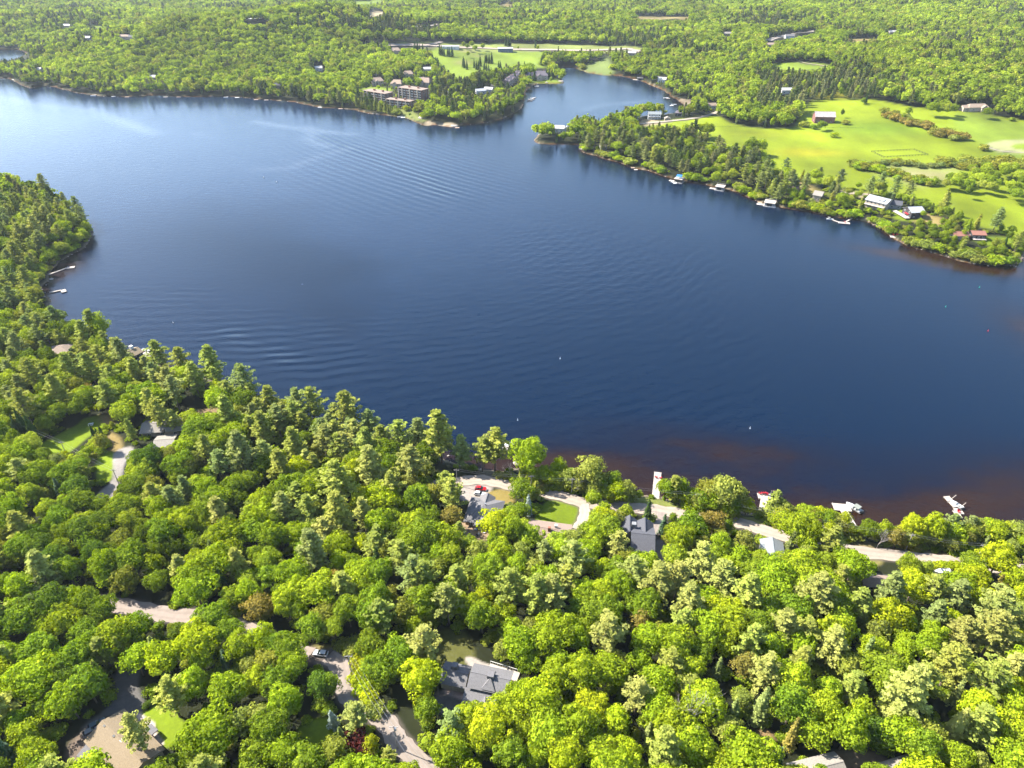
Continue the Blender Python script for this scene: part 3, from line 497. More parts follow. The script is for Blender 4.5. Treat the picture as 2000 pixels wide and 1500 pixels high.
def rings(cx, cy, lam, warp):
    v = nt.nodes.new('ShaderNodeVectorMath'); v.operation = 'SUBTRACT'; nt.links.new(pos, v.inputs[0]); v.inputs[1].default_value = (cx, cy, 0)
    l = nt.nodes.new('ShaderNodeVectorMath'); l.operation = 'LENGTH'; nt.links.new(v.outputs[0], l.inputs[0])
    nn = nnode(nt, .008, 3, .5, pos); ph = mathn(nt, 'MULTIPLY_ADD', nn.outputs['Fac'], warp, l.outputs['Value'])
    return mathn(nt, 'SINE', mathn(nt, 'MULTIPLY', ph, 2*pi/lam))
cA = at0(760, 400); 
hA = mathn(nt, 'MULTIPLY', rings(cA[0], cA[1], 7.5, 22), attr('ripple_arc'))
hA2 = mathn(nt, 'MULTIPLY', rings(cA[0]+90, cA[1]+60, 10.3, 28), attr('ripple_arc'))
hC_dir = at0(860,372) - at0(600,256); nrm = np.array([-hC_dir[1], hC_dir[0]]) / np.linalg.norm(hC_dir); ctr = at0(600, 256) + nrm*1500
hC = mathn(nt, 'MULTIPLY', rings(ctr[0], ctr[1], 9.0, 10), attr('wake_lines'))
hD = mathn(nt, 'MULTIPLY', rings(at0(600,300)[0], at0(600,300)[1], 8.6, 34), attr('near_swell'))
nf = nnode(nt, .55, 3, .6, pos, (1, 1.5, 1, .3)); nl = nnode(nt, .13, 3, .6, pos, (1, 2.0, 1, .15)); nmask = nnode(nt, .02, 3, .6, pos)
hsum = mathn(nt, 'MULTIPLY', hA, .042); hsum = mathn(nt, 'MULTIPLY_ADD', hA2, .03, hsum); hsum = mathn(nt, 'MULTIPLY_ADD', hC, .11, hsum); hsum = mathn(nt, 'MULTIPLY_ADD', hD, .11, hsum)
hsum = mathn(nt, 'MULTIPLY', hsum, mathn(nt, 'MULTIPLY_ADD', nmask.outputs['Fac'], 1.4, .2))
hsum = mathn(nt, 'MULTIPLY_ADD', nf.outputs['Fac'], .10, hsum); hsum = mathn(nt, 'MULTIPLY_ADD', nl.outputs['Fac'], .22, hsum)
bp = nt.nodes.new('ShaderNodeBump'); bp.inputs['Strength'].default_value = .8; bp.inputs['Distance'].default_value = 1
nt.links.new(hsum, bp.inputs['Height']); nt.links.new(bp.outputs[0], b.inputs['Normal'])
me = grid_mesh('lake', GX, GY, np.zeros(sh), cells, {'shallow': shal, 'slick': np.clip(slick, 0, 1), 'sky_sheen': sky_sheen, 'dim_sheen': np.clip(dim_sheen, 0, 1), 'ripple_arc': np.clip(rA, 0, 1), 'wake_lines': rC, 'near_swell': rD}, wm)
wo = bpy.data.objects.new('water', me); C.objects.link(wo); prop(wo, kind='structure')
# ------------------------------------------------------------------ roads draped on the ground
def road_mat(name, c):
    m = mat(name, c, .95, .1); nt = m.node_tree; b = nt.nodes['Principled BSDF']; g = nt.nodes.new('ShaderNodeNewGeometry')
    a = nnode(nt, .5, 6, .7, g.outputs['Position']); tr = nt.nodes.new('ShaderNodeAttribute'); tr.attribute_name = 'across'
    tk = mathn(nt, 'ABSOLUTE', mathn(nt, 'SUBTRACT', mathn(nt, 'ABSOLUTE', tr.outputs['Fac']), .42)); tk = mathn(nt, 'MULTIPLY', mathn(nt, 'LESS_THAN', tk, .16), .10)
    f = mathn(nt, 'SUBTRACT', mathn(nt, 'MULTIPLY_ADD', a.outputs['Fac'], .55, .78), tk)
    v = nt.nodes.new('ShaderNodeVectorMath'); v.operation = 'SCALE'; v.inputs[0].default_value = c; nt.links.new(f, v.inputs['Scale']); nt.links.new(v.outputs[0], b.inputs['Base Color'])
    return m
for nme, line, wd, c in RW:
    t = np.gradient(line, axis=0); t /= np.linalg.norm(t, axis=1)[:, None] + 1e-9; nr = np.stack([-t[:, 1], t[:, 0]], 1)
    k = np.linspace(-1, 1, 7); wob = 1 + .10*np.sin(np.arange(len(line))*1.7)[:, None]*np.ones(7)
    X = line[:, 0:1] + nr[:, 0:1]*k*wd/2*wob; Y = line[:, 1:2] + nr[:, 1:2]*k*wd/2*wob
    Z = height(np.stack([X, Y], -1).reshape(-1, 2)).reshape(X.shape); Z = np.maximum(Z, Z.mean(1)[:, None]) + .14 + (.5 if line[:, 1].mean() > 800 else 0)
    me = grid_mesh(nme, X, Y, Z, np.ones((X.shape[0]-1, 6), bool), {'across': np.tile(k, (len(line), 1))}, road_mat(nme+'_surface', c))
    o = bpy.data.objects.new(nme, me); C.objects.link(o); prop(o, kind='structure')
# ================================================================== trees
def rdir(n, up=-1.0):
    z = RNG.uniform(up, 1, n); a = RNG.uniform(0, 2*pi, n); r = np.sqrt(np.maximum(0, 1-z*z)); return np.stack([r*np.cos(a), r*np.sin(a), z], 1)
def unit(v): return v / (np.linalg.norm(v, axis=-1, keepdims=True) + 1e-9)
def cards(c, n, s, asp=1.0, jit=.5):
    """one bent-free leaf card per centre c with normal near n"""
    N = len(c); n = unit(n + RNG.normal(0, jit, (N, 3))); r = rdir(N); u = unit(np.cross(n, r)); w_ = np.cross(n, u)
    s = (np.ones(N)*s if np.isscalar(s) else s)[:, None]*.5*RNG.uniform(.7, 1.3, (N, 1)); u = u*s*asp; w_ = w_*s
    k = RNG.uniform(.55, 1, (N, 1))
    return np.stack([c-u-w_*k, c+u*k-w_, c+u+w_*k, c-u*k+w_], 1)
def blobcore(R, n1=8, n2=5):
    """closed inner mass as quads, added to block light through the crown"""
    q = []
    for i in range(n2):
        for j in range(n1):
            f = lambda a, b_: (sin(pi*b_/n2)*cos(2*pi*a/n1)*R[0], sin(pi*b_/n2)*sin(2*pi*a/n1)*R[1], cos(pi*b_/n2)*R[2])
            q.append([f(j, i+.02), f(j, i+.98), f(j+1, i+.98), f(j+1, i+.02)])
    return np.array(q)
def crown_broad(nl, per, size, R=5.5, H=4.8, zc=9.0, lump=(1.0, 1.9), taper=.0, gaps=.15, jit=.42):
    d = rdir(nl, -.45); cc = d * np.array([R, R, H]) * RNG.uniform(.62, .93, (nl, 1))
    cc *= 1 + .16*np.sin(np.arctan2(d[:, 1], d[:, 0])*3 + RNG.uniform(0, 6))[:, None]
    if taper: cc[:, :2] *= (1 - taper*np.clip(cc[:, 2]/H, -.3, 1))[:, None]
    cc = cc[RNG.random(len(cc)) > gaps*(.5)]
    Q = []; T = []
    for c in cc:
        rr = RNG.uniform(*lump); out = unit(c + np.array([0, 0, 1.5])); n = int(per*(rr/lump[1])**1.3)
        dd = rdir(n); dd = dd[(dd @ out) > -.15]
        p = c + dd*rr*np.array([1, 1, .8])*RNG.uniform(.8, 1.08, (len(dd), 1)); Q.append(cards(p, dd, size, 1, jit)); T.append(np.clip(RNG.normal(.45, .17) + RNG.normal(0, .07, len(dd)), 0, 1))
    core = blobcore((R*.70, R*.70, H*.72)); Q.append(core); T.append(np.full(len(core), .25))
    Q = np.concatenate(Q); Q[..., 2] += zc; return Q, np.concatenate(T)
def trunk_mb(h, r, limbs=4, spread=3, lean=0):
    m = MB(); m.tube((0, 0, -.6), (lean*.4, 0, h*.55), r, r*.7); m.tube((lean*.4, 0, h*.55), (lean, 0, h), r*.7, r*.15)
    for k in range(limbs):
        a = k*2.4 + .5; z0 = h*(.4+.12*k); m.tube((lean*.4, 0, z0), (cos(a)*spread, sin(a)*spread, z0+spread*.9), r*.4, r*.1, 5)
    return m
def pine(nw, br, tuf, per, size, h=22, L=4.6, base=.33, dead=.0, irr=.25, tr=(.95, .17), flat=.25):
    Q = []; T = []; brs = []
    for i in range(nw):
        f = i/(nw-1); z = h*(base + (1-base)*f**.92*.985); pro = (1-f*.985)**.68*(.6+.4*min(1, f*3.2+.25))
        for k in range(br):
            if RNG.random() < dead: continue
            a = k*2*pi/br + i*1.1 + RNG.normal(0, .25); l = max(.7, L*pro*RNG.uniform(1-irr*1.6, 1+irr)); up = .18 + .5*f
            e = np.array([cos(a)*l, sin(a)*l, z + l*up*.55]); s0 = np.array([0, 0, z]); brs.append((s0, e))
            nt_ = max(2, int(tuf*l/L + .5))
            for t in np.linspace(.35, 1.0, nt_):
                c = s0 + (e-s0)*t + RNG.normal(0, .16, 3); rr = tr[0]*RNG.uniform(.7, 1.15)*(.6+.4*l/L)
                dd = rdir(per, -.5); p = c + dd*np.array([rr, rr, rr*tr[1]*1.1]); n = dd*np.array([flat, flat, 1]) + (0, 0, .35)
                Q.append(cards(p, n, size, 1.7, .38)); T.append(np.clip(RNG.normal(.5, .13) + RNG.normal(0, .07, per), 0, 1))
    return np.concatenate(Q), np.concatenate(T), brs
def spruce(nw, br, per, size, h=15, L=2.9, base=.06, droop=.35, p_=.85):
    Q = []; T = []
    for i in range(nw):
        f = i/(nw-1); z = h*(base+(1-base)*f*.99); l0 = L*(1-f)**p_+.15
        for k in range(max(4, int(br*(1-f*.6)))):
            a = RNG.uniform(0, 2*pi); l = l0*RNG.uniform(.8, 1.12); t = RNG.uniform(.15, 1, per)**.6
            c = np.stack([cos(a)*l*t, sin(a)*l*t, z - droop*l*t], 1) + RNG.normal(0, .13, (per, 3)); n = np.tile([cos(a)*.8, sin(a)*.8, .75], (per, 1))
            Q.append(cards(c, n, size, 1.2, .42)); T.append(np.clip(RNG.normal(.45, .13) + RNG.normal(0, .07, per), 0, 1))
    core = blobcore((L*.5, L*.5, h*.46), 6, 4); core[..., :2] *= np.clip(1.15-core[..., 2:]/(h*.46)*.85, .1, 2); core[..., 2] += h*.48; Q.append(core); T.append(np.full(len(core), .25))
    return np.concatenate(Q), np.concatenate(T)
M_LEAF = leaf_mat('leaves', 'obj', transl=.4); M_NEED = leaf_mat('needles', 'obj', transl=.3)
M_BARK = mat('bark', (.17,.13,.10), .95, .1, nscale=3, namp=.3); M_DEAD = mat('dead_wood', (.34,.30,.27), .95, .1, nscale=4, namp=.25)
RB = [(0, (.108,.150,.014)), (.25, (.165,.222,.016)), (.55, (.225,.285,.022)), (.8, (.290,.345,.026)), (.93, (.20,.20,.04)), (1, (.29,.33,.04))]
RC_ = [(0, (.055,.085,.022)), (.4, (.095,.120,.034)), (.7, (.165,.175,.055)), (.9, (.16,.155,.065)), (1, (.07,.11,.05))]
M_LEAF_R = leaf_mat('forest_leaves', 'rnd', RB, .45); M_NEED_R = leaf_mat('forest_needles', 'rnd', RC_, .3)
SPEC = {}; TRK = {}
def addspec(k, q, t, M, tm, h, r):
    SPEC.setdefault(k, []).append((mesh_quads(k+'_crown', q, t, M), h, r)); 
    me = bpy.data.meshes.new(k+'_trunk'); me.from_pydata(tm.v, [], tm.f); me.materials.append(M_BARK if k != 'bare_tree' else M_DEAD); TRK.setdefault(k, []).append(me)
for i in range(6):
    Rr = [5.2, 5.8, 4.8, 5.5, 5.0, 6.0][i]; Hh = [4.6, 4.2, 5.2, 4.9, 5.6, 4.5][i]; zc = 13.6 - Hh
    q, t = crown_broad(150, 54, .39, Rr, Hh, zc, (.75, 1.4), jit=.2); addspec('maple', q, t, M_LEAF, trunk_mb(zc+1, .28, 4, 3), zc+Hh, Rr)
for i in range(4):   # airy, taller crowns with finer leaves
    Rr = [3.4, 3.9, 3.1, 3.6][i]; Hh = [5.2, 4.6, 5.6, 5.0][i]; zc = 13 - Hh
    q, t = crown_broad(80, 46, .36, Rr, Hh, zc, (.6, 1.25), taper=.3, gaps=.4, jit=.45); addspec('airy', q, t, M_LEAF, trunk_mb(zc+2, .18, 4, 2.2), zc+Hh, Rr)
for i in range(5):
    hh = 22; LL = [4.8, 5.4, 4.4, 5.2, 5.9][i]; q, t, brs = pine([11, 10, 12, 10, 9][i], 6, 4, 18, .44, hh, LL, [.30, .34, .26, .38, .30][i], irr=[.25, .35, .2, .4, .45][i])
    tm = MB(); tm.tube((0, 0, -.6), (0, 0, hh*.6), .33, .2); tm.tube((0, 0, hh*.6), (0, 0, hh*.97), .2, .04)
    for a, b_ in brs: tm.tube(a, b_, .07, .02, 3)
    addspec('pine', q, t, M_NEED, tm, hh, LL)
for i in range(4):
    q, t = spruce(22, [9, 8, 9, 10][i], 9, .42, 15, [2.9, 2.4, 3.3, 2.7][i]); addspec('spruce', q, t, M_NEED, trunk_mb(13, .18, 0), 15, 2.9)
for i in range(3):
    q, t = spruce(24, 8, 9, .34, 11, [1.7, 1.45, 2.0][i], .03, -.25, .55); addspec('cedar', q, t, M_NEED, trunk_mb(9, .13, 0), 11, 1.8)
for i in range(3):
    q, t = crown_broad(34, 44, .30, 2.0, 1.5, 1.3, (.45, .85)); addspec('shrub', q, t, M_LEAF, trunk_mb(1.5, .06, 4, 1), 2.8, 2.0)
def bare(seed):
    rr = random.Random(seed); m = MB()
    def br(p, d, l, r, n):
        e = p + d*l; m.tube(p, e, r, r*.6, 4)
        if n == 0: return
        for k in range(3 if n > 1 else 2):
            dd = d + np.array([rr.gauss(0, .55), rr.gauss(0, .55), rr.uniform(-.05, .45)]); dd /= np.linalg.norm(dd); br(e, dd, l*rr.uniform(.6, .85), r*.6, n-1)
    br(np.array([0, 0, -.5]), np.array([.05, .02, 1.0]), 4.6, .20, 5); return m
# ------------------------------------------------------------------ low-detail prototypes for the far woods
PROTO = bpy.data.collections.new('forest_prototypes')
def proto(q, t, M, nm):
    o = bpy.data.objects.new(nm, mesh_quads(nm, q, t, M)); PROTO.objects.link(o); return o
for i in range(5): proto(*crown_broad(26, 26, 1.0, [4.6, 5.2, 4.2, 5.6, 4.8][i], [4.0, 4.4, 4.8, 4.0, 5.0][i], 8.4, (1.3, 2.0)), M_LEAF_R, f'a{i}')
for i in range(4): proto(*spruce(12, 7, 5, .8, 15, [2.7, 2.3, 3.1, 2.5][i]), M_NEED_R, f'b{i}')
for i in range(3):
    q, t, _ = pine(11, 4, 2, 9, .85, 20, [4.0, 4.6, 3.8][i], .3); proto(q, t, M_NEED_R, f'c{i}')
for i in range(2): proto(*crown_broad(20, 22, .8, 2.8, 4.6, 7.6, (.8, 1.4), taper=.35), M_LEAF_R, f'd{i}')
# ------------------------------------------------------------------ where trees grow
ZP = [z[1] for z in ZONES]
def open_ground(Pt, margin=0):
    r = np.zeros(len(Pt), bool)
    for z in ZP: r |= inside(Pt, z)
    for n_, line, wd, c in RW: r |= line_dist(Pt, line[::3] if len(line) > 12 else line) < wd/2 + .5 + margin
    return r
def hides_clear(x, y, z, h, r):
    """does a crown here stand in front of a clear patch of the photograph?"""
    pts = []
    for f in (.97, .82, .66, .5, .36):
        for sx in (-.95, -.5, 0, .5, .95):
            if f > .95 and sx: continue
            X, Y, dep = project(x + sx*r, y, z + h*f); pts.append((X, Y))
    pts = np.array(pts)
    for c in CLEAR_PX:
        if inside(pts, c).any(): return True
    return False
TREES = []   # (kind, x, y, z, scale, colour name)
COLS = {'lime green': (.222,.270,.010), 'bright green': (.162,.220,.011), 'mid green': (.112,.165,.012), 'dark green': (.068,.110,.012), 'olive green': (.145,.160,.022), 'golden green': (.215,.240,.012),
  'grey-green': (.130,.165,.046), 'pale yellow-green': (.182,.202,.048), 'yellow-green': (.162,.190,.034), 'deep green': (.036,.064,.016), 'bluish green': (.06,.10,.05), 'pale blue': (.20,.24,.20), 'rust brown': (.20,.08,.03), 'wine red': (.07,.018,.016), 'bronze': (.165,.14,.03), 'grey': (.2,.2,.17), 'bright yellow': (.52,.48,.01)}
KH = {k: np.mean([s[1] for s in v]) for k, v in SPEC.items()}; KR = {k: np.mean([s[2] for s in v]) for k, v in SPEC.items()}
KH['bare_tree'] = 15; KR['bare_tree'] = 3
def tree_at(kind, px, py, h, colr, wide=1.0, base=False):
    x, y, z = ground(px, py, 0 if base else h)
    for _ in range(12):
        if base or shore(np.array([[x, y]]))[0] > 1.5: break
        h *= 1.05; x, y, z = ground(px, py, h)
    if shore(np.array([[x, y]]))[0] < .8: return
    if base and kind in ('shrub', 'airy') and hides_clear(x, y, z, h, 1.5): return
    TREES.append([kind, x, y, z, h/KH[kind], colr, wide*(1.3 if kind == 'pine' else 1), True])
EXPL = {
 'pine': 'yellow-green', 'spruce': 'deep green'}
PN = [(225,660,22),(300,665,21),(345,680,21),(400,675,24),(465,712,22),(120,690,20),(50,700,22),(165,690,20),(20,650,20),(170,605,20),(250,700,18),(520,755,20),(575,760,20),(603,757,22),(670,765,24),(775,820,20),(812,820,20),(857,805,24),
 (437,775,22),(505,805,22),(460,842,24),(570,835,21),(650,902,25),(540,880,20),(720,872,24),(655,962,23),(800,872,22),(880,935,18),(600,1040,21),(965,840,20),(940,855,17),(395,850,17),(420,880,16),(330,800,14),(710,840,20),(745,830,17),(900,850,18),
 (1120,1058,18),(1210,1042,15),(1000,1115,20),(1075,1132,20),(1190,1200,20),(1050,1125,21),(1290,1102,20),(1380,1062,19),(1470,1125,21),(1610,1122,22),(1790,1302,25),(1760,1120,18),(1970,1150,23),(1965,1200,21),(1840,1126,17),(1350,1142,19),
 (60,1082,20),(290,945,15),(245,1398,19),(1870,1008,13),(1940,1385,17),(245,817,14),(75,340,20),(140,385,18),(20,380,20),(60,420,22),(120,450,20),(150,400,18),(20,470,22),(85,480,22),(40,520,22),(10,560,20),(1690,1150,18),(1240,1090,18),(1540,1190,18),(880,1395,14),
 (30,760,22),(95,735,22),(370,710,20),(330,735,20),(280,760,19),(195,745,20),(1420,1100,18),(1330,1100,18),(1950,1290,20),(690,1372,13),(1320,930,11),(1905,1010,11),(1640,1230,18),(1250,1330,16)]
for i, (a, b_, h) in enumerate(PN): tree_at('pine', a, b_, h, 'pale yellow-green' if b_ > 1040 and i % 3 or a in (720, 800, 60) else ('grey-green' if i % 4 == 0 else 'yellow-green'), .72 if a == 245 else 1)
for a, b_, h, c in [(325,765,12,'deep green'),(30,800,16,'deep green'),(48,808,15,'deep green'),(15,812,14,'deep green'),(175,828,8,'deep green'),(190,830,8,'deep green'),(183,836,7,'deep green'),(198,842,6,'deep green'),(1033,965,11,'pale blue'),(1024,890,15,'yellow-green'),
  (1300,1000,12,'bluish green'),(1550,1037,12,'grey-green'),(645,1386,8,'pale blue'),(662,1418,8,'grey-green'),(1500,1342,16,'grey-green'),(1890,1380,17,'pale yellow-green'),(1560,1405,13,'bronze'),(290,1245,15,'grey-green'),(180,1290,13,'olive green'),(420,1372,13,'deep green'),
  (1100,1095,7,'pale blue'),(1318,1110,5,'pale blue'),(380,1205,4.5,'deep green'),(390,1207,4.5,'deep green'),(410,1262,6,'bluish green'),(440,1255,7,'bluish green'),(432,1270,5,'bluish green'),(222,1240,14,'olive green'),(1845,1255,9,'grey-green'),(1270,975,11,'deep green'),(1960,1120,12,'bronze')]:
    tree_at('spruce', a, b_, h, c, 1.15 if c in ('pale blue', 'grey-green') else 1)
for a, b_, h, c in [(1045,940,10,'olive green'),(1515,957,13,'yellow-green'),(102,512,5,'olive green'),(245,1060,9,'olive green'),(1820,1380,6,'deep green')]:
    tree_at('cedar', a, b_, h, c, 1.6)
for k, a, b_, h, c, wd in [('maple',1028,860,15,'bright green',.85),('airy',1092,895,12,'bright green',1.1),('airy',1155,892,13,'yellow-green',1.2),('airy',1310,935,8,'mid green',1.0),('airy',1335,935,10,'bright green',1),('airy',1385,936,11,'olive green',1.2),('airy',1420,932,12,'yellow-green',1.3),('airy',1450,955,12,'yellow-green',1.1),
  ('airy',1200,922,10,'mid green',1.1),('airy',1235,945,7,'golden green',1),('airy',1250,958,6,'lime green',1),('airy',1295,938,8,'bright green',.9),('maple',260,745,14,'bright green',.8),('maple',80,770,14,'mid green',.95),('maple',330,950,12,'mid green',.8),('airy',640,1320,9,'mid green',1.3),('airy',620,1320,10,'dark green',1.3),
  ('maple',820,1300,15,'lime green',1.0),('maple',690,900,14,'lime green',.85),('maple',760,890,14,'mid green',.8),('maple',940,1180,14,'mid green',.95),('shrub',688,1440,4.5,'wine red',1.2),('shrub',704,1456,4,'wine red',1.2),('airy',725,1440,8,'golden green',1.1),('maple',1425,925,9,'grey-green',.5),
  ('airy',1600,1002,9,'mid green',1.0),('airy',1735,1020,8,'lime green',1.2),('airy',1710,1020,8,'mid green',1.2),('airy',1655,1000,7,'golden green',1.1),('maple',1790,1010,11,'lime green',.8),('maple',1830,1005,11,'lime green',.8),('airy',1760,1035,10,'bronze',1.2),('airy',1295,1045,4,'bright green',.8),('airy',1255,1030,5,'bright green',1),
  ('airy',965,1000,14,'lime green',1.5),('maple',1000,1010,15,'bright green',.8),('airy',1460,1040,10,'yellow-green',1.3),('maple',1440,1060,9,'mid green',.7),('maple',985,860,8,'dark green',.7),('airy',1590,1010,12,'bright green',1.3),('airy',1400,1000,12,'bronze',1.2),('airy',1378,1003,12,'bronze',1.1),('airy',740,760,17,'bronze',.8),
  ('maple',170,640,10,'lime green',.8),('maple',140,625,11,'golden green',.9),('airy',180,610,13,'bright green',.9),('maple',1160,960,10,'mid green',.8),('airy',1205,1000,10,'yellow-green',1.3),('maple',1225,990,9,'dark green',.8)]:
    tree_at(k, a, b_, h, c, wd)
# trees that stand apart in the fields and on the far shores: (kind, base px, base py, height, colour)
FARX = [('maple',1373,270,15,'mid green',1.35),('maple',1382,268,14,'mid green',1.2),('maple',1465,305,18,'mid green',1.15),('maple',1484,304,16,'mid green',1.0),('maple',1478,307,13,'mid green',1.0),('maple',1600,256,11,'mid green',1.0),('maple',1608,254,9,'mid green',1),('shrub',1628,268,5,'bright green',1.2),
  ('maple',1643,230,10,'mid green',.6),('shrub',1570,248,6,'olive green',1.3),('shrub',1590,252,5,'mid green',1.2),('shrub',1652,243,5,'olive green',1.2),('airy',1770,232,14,'bright green',.9),('airy',1762,238,10,'yellow-green',1),('spruce',1690,202,12,'deep green',1.2),('maple',1684,204,8,'olive green',1),('maple',1925,232,12,'mid green',1.3),
  ('maple',1815,228,16,'yellow-green',1),('maple',1830,228,15,'bronze',1),('maple',1845,230,17,'bronze',1),('maple',1858,226,13,'mid green',1),('shrub',1920,294,6,'olive green',1.2),('shrub',1975,236,4,'mid green',1.2),('maple',1887,388,12,'yellow-green',.6),('maple',1968,472,8,'grey-green',.8),('maple',1978,480,9,'grey-green',.8),('spruce',1960,482,9,'deep green',1.0),('maple',1800,428,7,'rust brown',.8),
  ('maple',1078,222,3,'rust brown',.6)]
FARX = FARX[:-1] + [('maple',970,205,16,'rust brown',.45)]
for a, b_ in [(858,105),(860,108),(864,107),(868,110),(875,109),(879,110),(883,111),(848,130),(852,132),(845,128),(856,134),(905,131),(908,133),(912,136),(926,133),(930,136),(934,137),(938,130),(948,123),(951,123),(955,124),(960,124),(946,140),(950,143),(954,144),(974,136),(978,137),(1008,144),(1024,137),
   (813,102),(817,102),(821,103),(826,103),(810,103),(815,120),(822,122),(827,124),(833,126),(912,174),(908,174),(904,175),(938,172),(943,168),(930,178),(962,168),(970,162),(980,152),(985,148),(992,150),(1001,156),(1006,158),(1015,163),(1036,160),(1044,158),(1058,128),(1062,126),(1068,122),(1072,121),(1098,112),(1104,112),(1090,112),(988,90),(993,91),(996,91),(1046,94),(1260,224),(1270,222),(1276,222),
   (1066,154),(1072,154),(1078,154),(1083,152)]:
    FARX.append(('spruce', a+RNG.uniform(-.6, .6), b_, RNG.uniform(13, 18), 'deep green', 1.0))
for a, b_, h in [(906,96,12),(913,100,12),(922,97,14),(928,104,13),(943,99,12),(914,113,10),(884,190,14),(895,180,12),(1050,100,10),(1012,98,7),(876,168,18),(868,172,16),(880,176,14)]: FARX.append(('maple', a, b_, h, 'dark green', .8))
for a, b_ in [(20,1172),(60,1180),(150,1204),(185,1208),(215,1216),(428,1242),(455,1262),(520,1280),(548,1290),(575,1302),(585,1325)]: FARX.append(('maple', a, b_, RNG.uniform(11, 14), ['bright green','lime green','mid green'][a % 3], .95))
for a, b_ in [(176,455),(177,462),(173,468),(168,474),(160,480),(152,486),(143,492),(133,497),(124,503),(114,510),(106,520),(98,530),(170,446),(160,432),(90,545),(82,556)]:
    for q in range(2): FARX.append((['airy','maple','shrub'][(a+q) % 3], a-2-4*q, b_-2-5*q, RNG.uniform(7, 11) if (a+q) % 3 < 2 else 3.5, ['mid green','yellow-green','olive green','bright green'][a % 4], 1.15))
for a in range(698, 768, 5): FARX.append(('cedar', a+RNG.uniform(-1, 1), 209+(a-698)*.19, RNG.uniform(9, 12), ['olive green','yellow-green'][a % 2], 1.7))
for i in range(26): FARX.append((['shrub','airy'][i % 2], RNG.uniform(765, 835), RNG.uniform(208, 232), RNG.uniform(4, 8), ['bright green','yellow-green','golden green'][i % 3], 1.2))
for i in range(34): FARX.append(('shrub', RNG.uniform(1128, 1198), RNG.uniform(122, 146), RNG.uniform(4, 8), ['bright green','yellow-green','olive green'][i % 3], 1.4))
_L = [p for p in LAKE_A if p[0] > 1138 and 284 < p[1] < 522 and p[0] < 1996]
for p, q in zip(_L, _L[1:]):
    for t in np.arange(0, 1, 7/max(7, math.hypot(q[0]-p[0], q[1]-p[1]))):
        if RNG.random() < .8: FARX.append((['shrub','shrub','airy'][RNG.integers(3)], p[0]+(q[0]-p[0])*t+RNG.uniform(-2, 2), p[1]+(q[1]-p[1])*t-RNG.uniform(2.5, 8), RNG.uniform(3.5, 7), ['yellow-green','olive green','bright green','mid green'][RNG.integers(4)], 1.25))
for i in range(26):   # hedge of brownish willows between the two fields
    t = i/25; FARX.append(('shrub', 1722+160*t+RNG.normal(0, 3), 226+(50*t**1.1)+RNG.normal(0, 3), RNG.uniform(5, 8), ['olive green', 'bronze', 'bronze', 'yellow-green'][i % 4], 1.3))
for i in range(30):
    t = i/29; FARX.append(('shrub', 1668+210*t+RNG.normal(0, 2), 324+RNG.normal(0, 2) - 2*sin(t*6), RNG.uniform(3, 5), ['olive green', 'grey-green'][i % 2], 1.4))
for i in range(26):
    t = i/25; FARX.append(('shrub', 1668+150*t+RNG.normal(0, 2), 326+36*t+RNG.normal(0, 2), RNG.uniform(4, 7), ['olive green', 'mid green', 'bright green'][i % 3], 1.3))
for i in range(34): # fields' edge woods on the right
    a = RNG.uniform(1830, 2060); FARX.append(('shrub', a, 318+RNG.uniform(-6, 12), RNG.uniform(4, 7), 'olive green', 1.5))
for i in range(60):
    a = RNG.uniform(1842, 2080); lo = 338 + max(0, 1900-a)*.35; hi = 372 + (a-1840)*.20; FARX.append(('maple', a, RNG.uniform(lo, min(hi, 405)), RNG.uniform(9, 13), ['mid green', 'bright green', 'dark green'][i % 3], 1.0))
for i in range(14): # field edge behind the lakeside houses
    a = 1700 + i*13; FARX.append(('maple' if i % 3 else 'pine', a, 382+(a-1700)*.33+RNG.normal(0, 2), RNG.uniform(8, 12), ['mid green', 'yellow-green', 'dark green'][i % 3], .8))
for a in [(310,1432),(316,1430),(322,1427),(328,1424),(334,1421),(340,1418),(345,1415)]: FARX.append(('shrub', a[0], a[1], 1.7, 'bright yellow', 1.0))
for a, b_ in [(285,1382),(290,1378),(297,1374),(303,1370),(280,1390)]: FARX.append(('shrub', a, b_, 1.5, 'dark green', 1.0))
for a, b_, c in [(1112,992,'bronze'),(1104,997,'bronze'),(1118,1001,'bright green'),(1108,1003,'olive green'),(1122,995,'olive green')]: FARX.append(('shrub', a, b_, 1.4, c, 1.0))
for a in range(1825, 1880, 7): FARX.append(('shrub', a, 1108, 2.2, 'lime green', 1.2))
for a, b_, c in [(1700,1098,'bright green'),(1712,1100,'bronze'),(660,1360,'dark green'),(700,1330,'lime green'),(710,1350,'lime green'),(720,1370,'lime green'),(735,1390,'yellow-green'),(700,1300,'golden green'),(715,1320,'lime green'),(690,1275,'yellow-green')]: FARX.append(('shrub', a, b_, 3, c, 1.3))
for k, a, b_, h, c, wd in FARX: tree_at(k, a, b_, h, c, wd, True)
for a, b_, h in [(1725,1040,9),(1345,1350,17),(1608,1035,11),(1128,928,10),(1000,905,9)]: tree_at('bare_tree', a, b_, h, 'grey')
SHX = [1050,1085,1110,1140,1180,1230,1270,1300,1350,1400,1440,1480,1500,1550,1600,1640,1700,1740,1800,1860,1930,2000,2060]; SHY = [945,938,943,953,964,968,968,973,982,991,999,1004,1008,1016,1026,1034,1050,1056,1055,1050,1045,1050,1050]
def stand(x, y, L_):
    v = .5 + .22*float(noise(np.array([x*5.0]), np.array([y*5.0]), 8.0)[0]) + .18*x/250 + RNG.normal(0, .13); return L_[int(np.clip(v*len(L_), 0, len(L_)-1))]
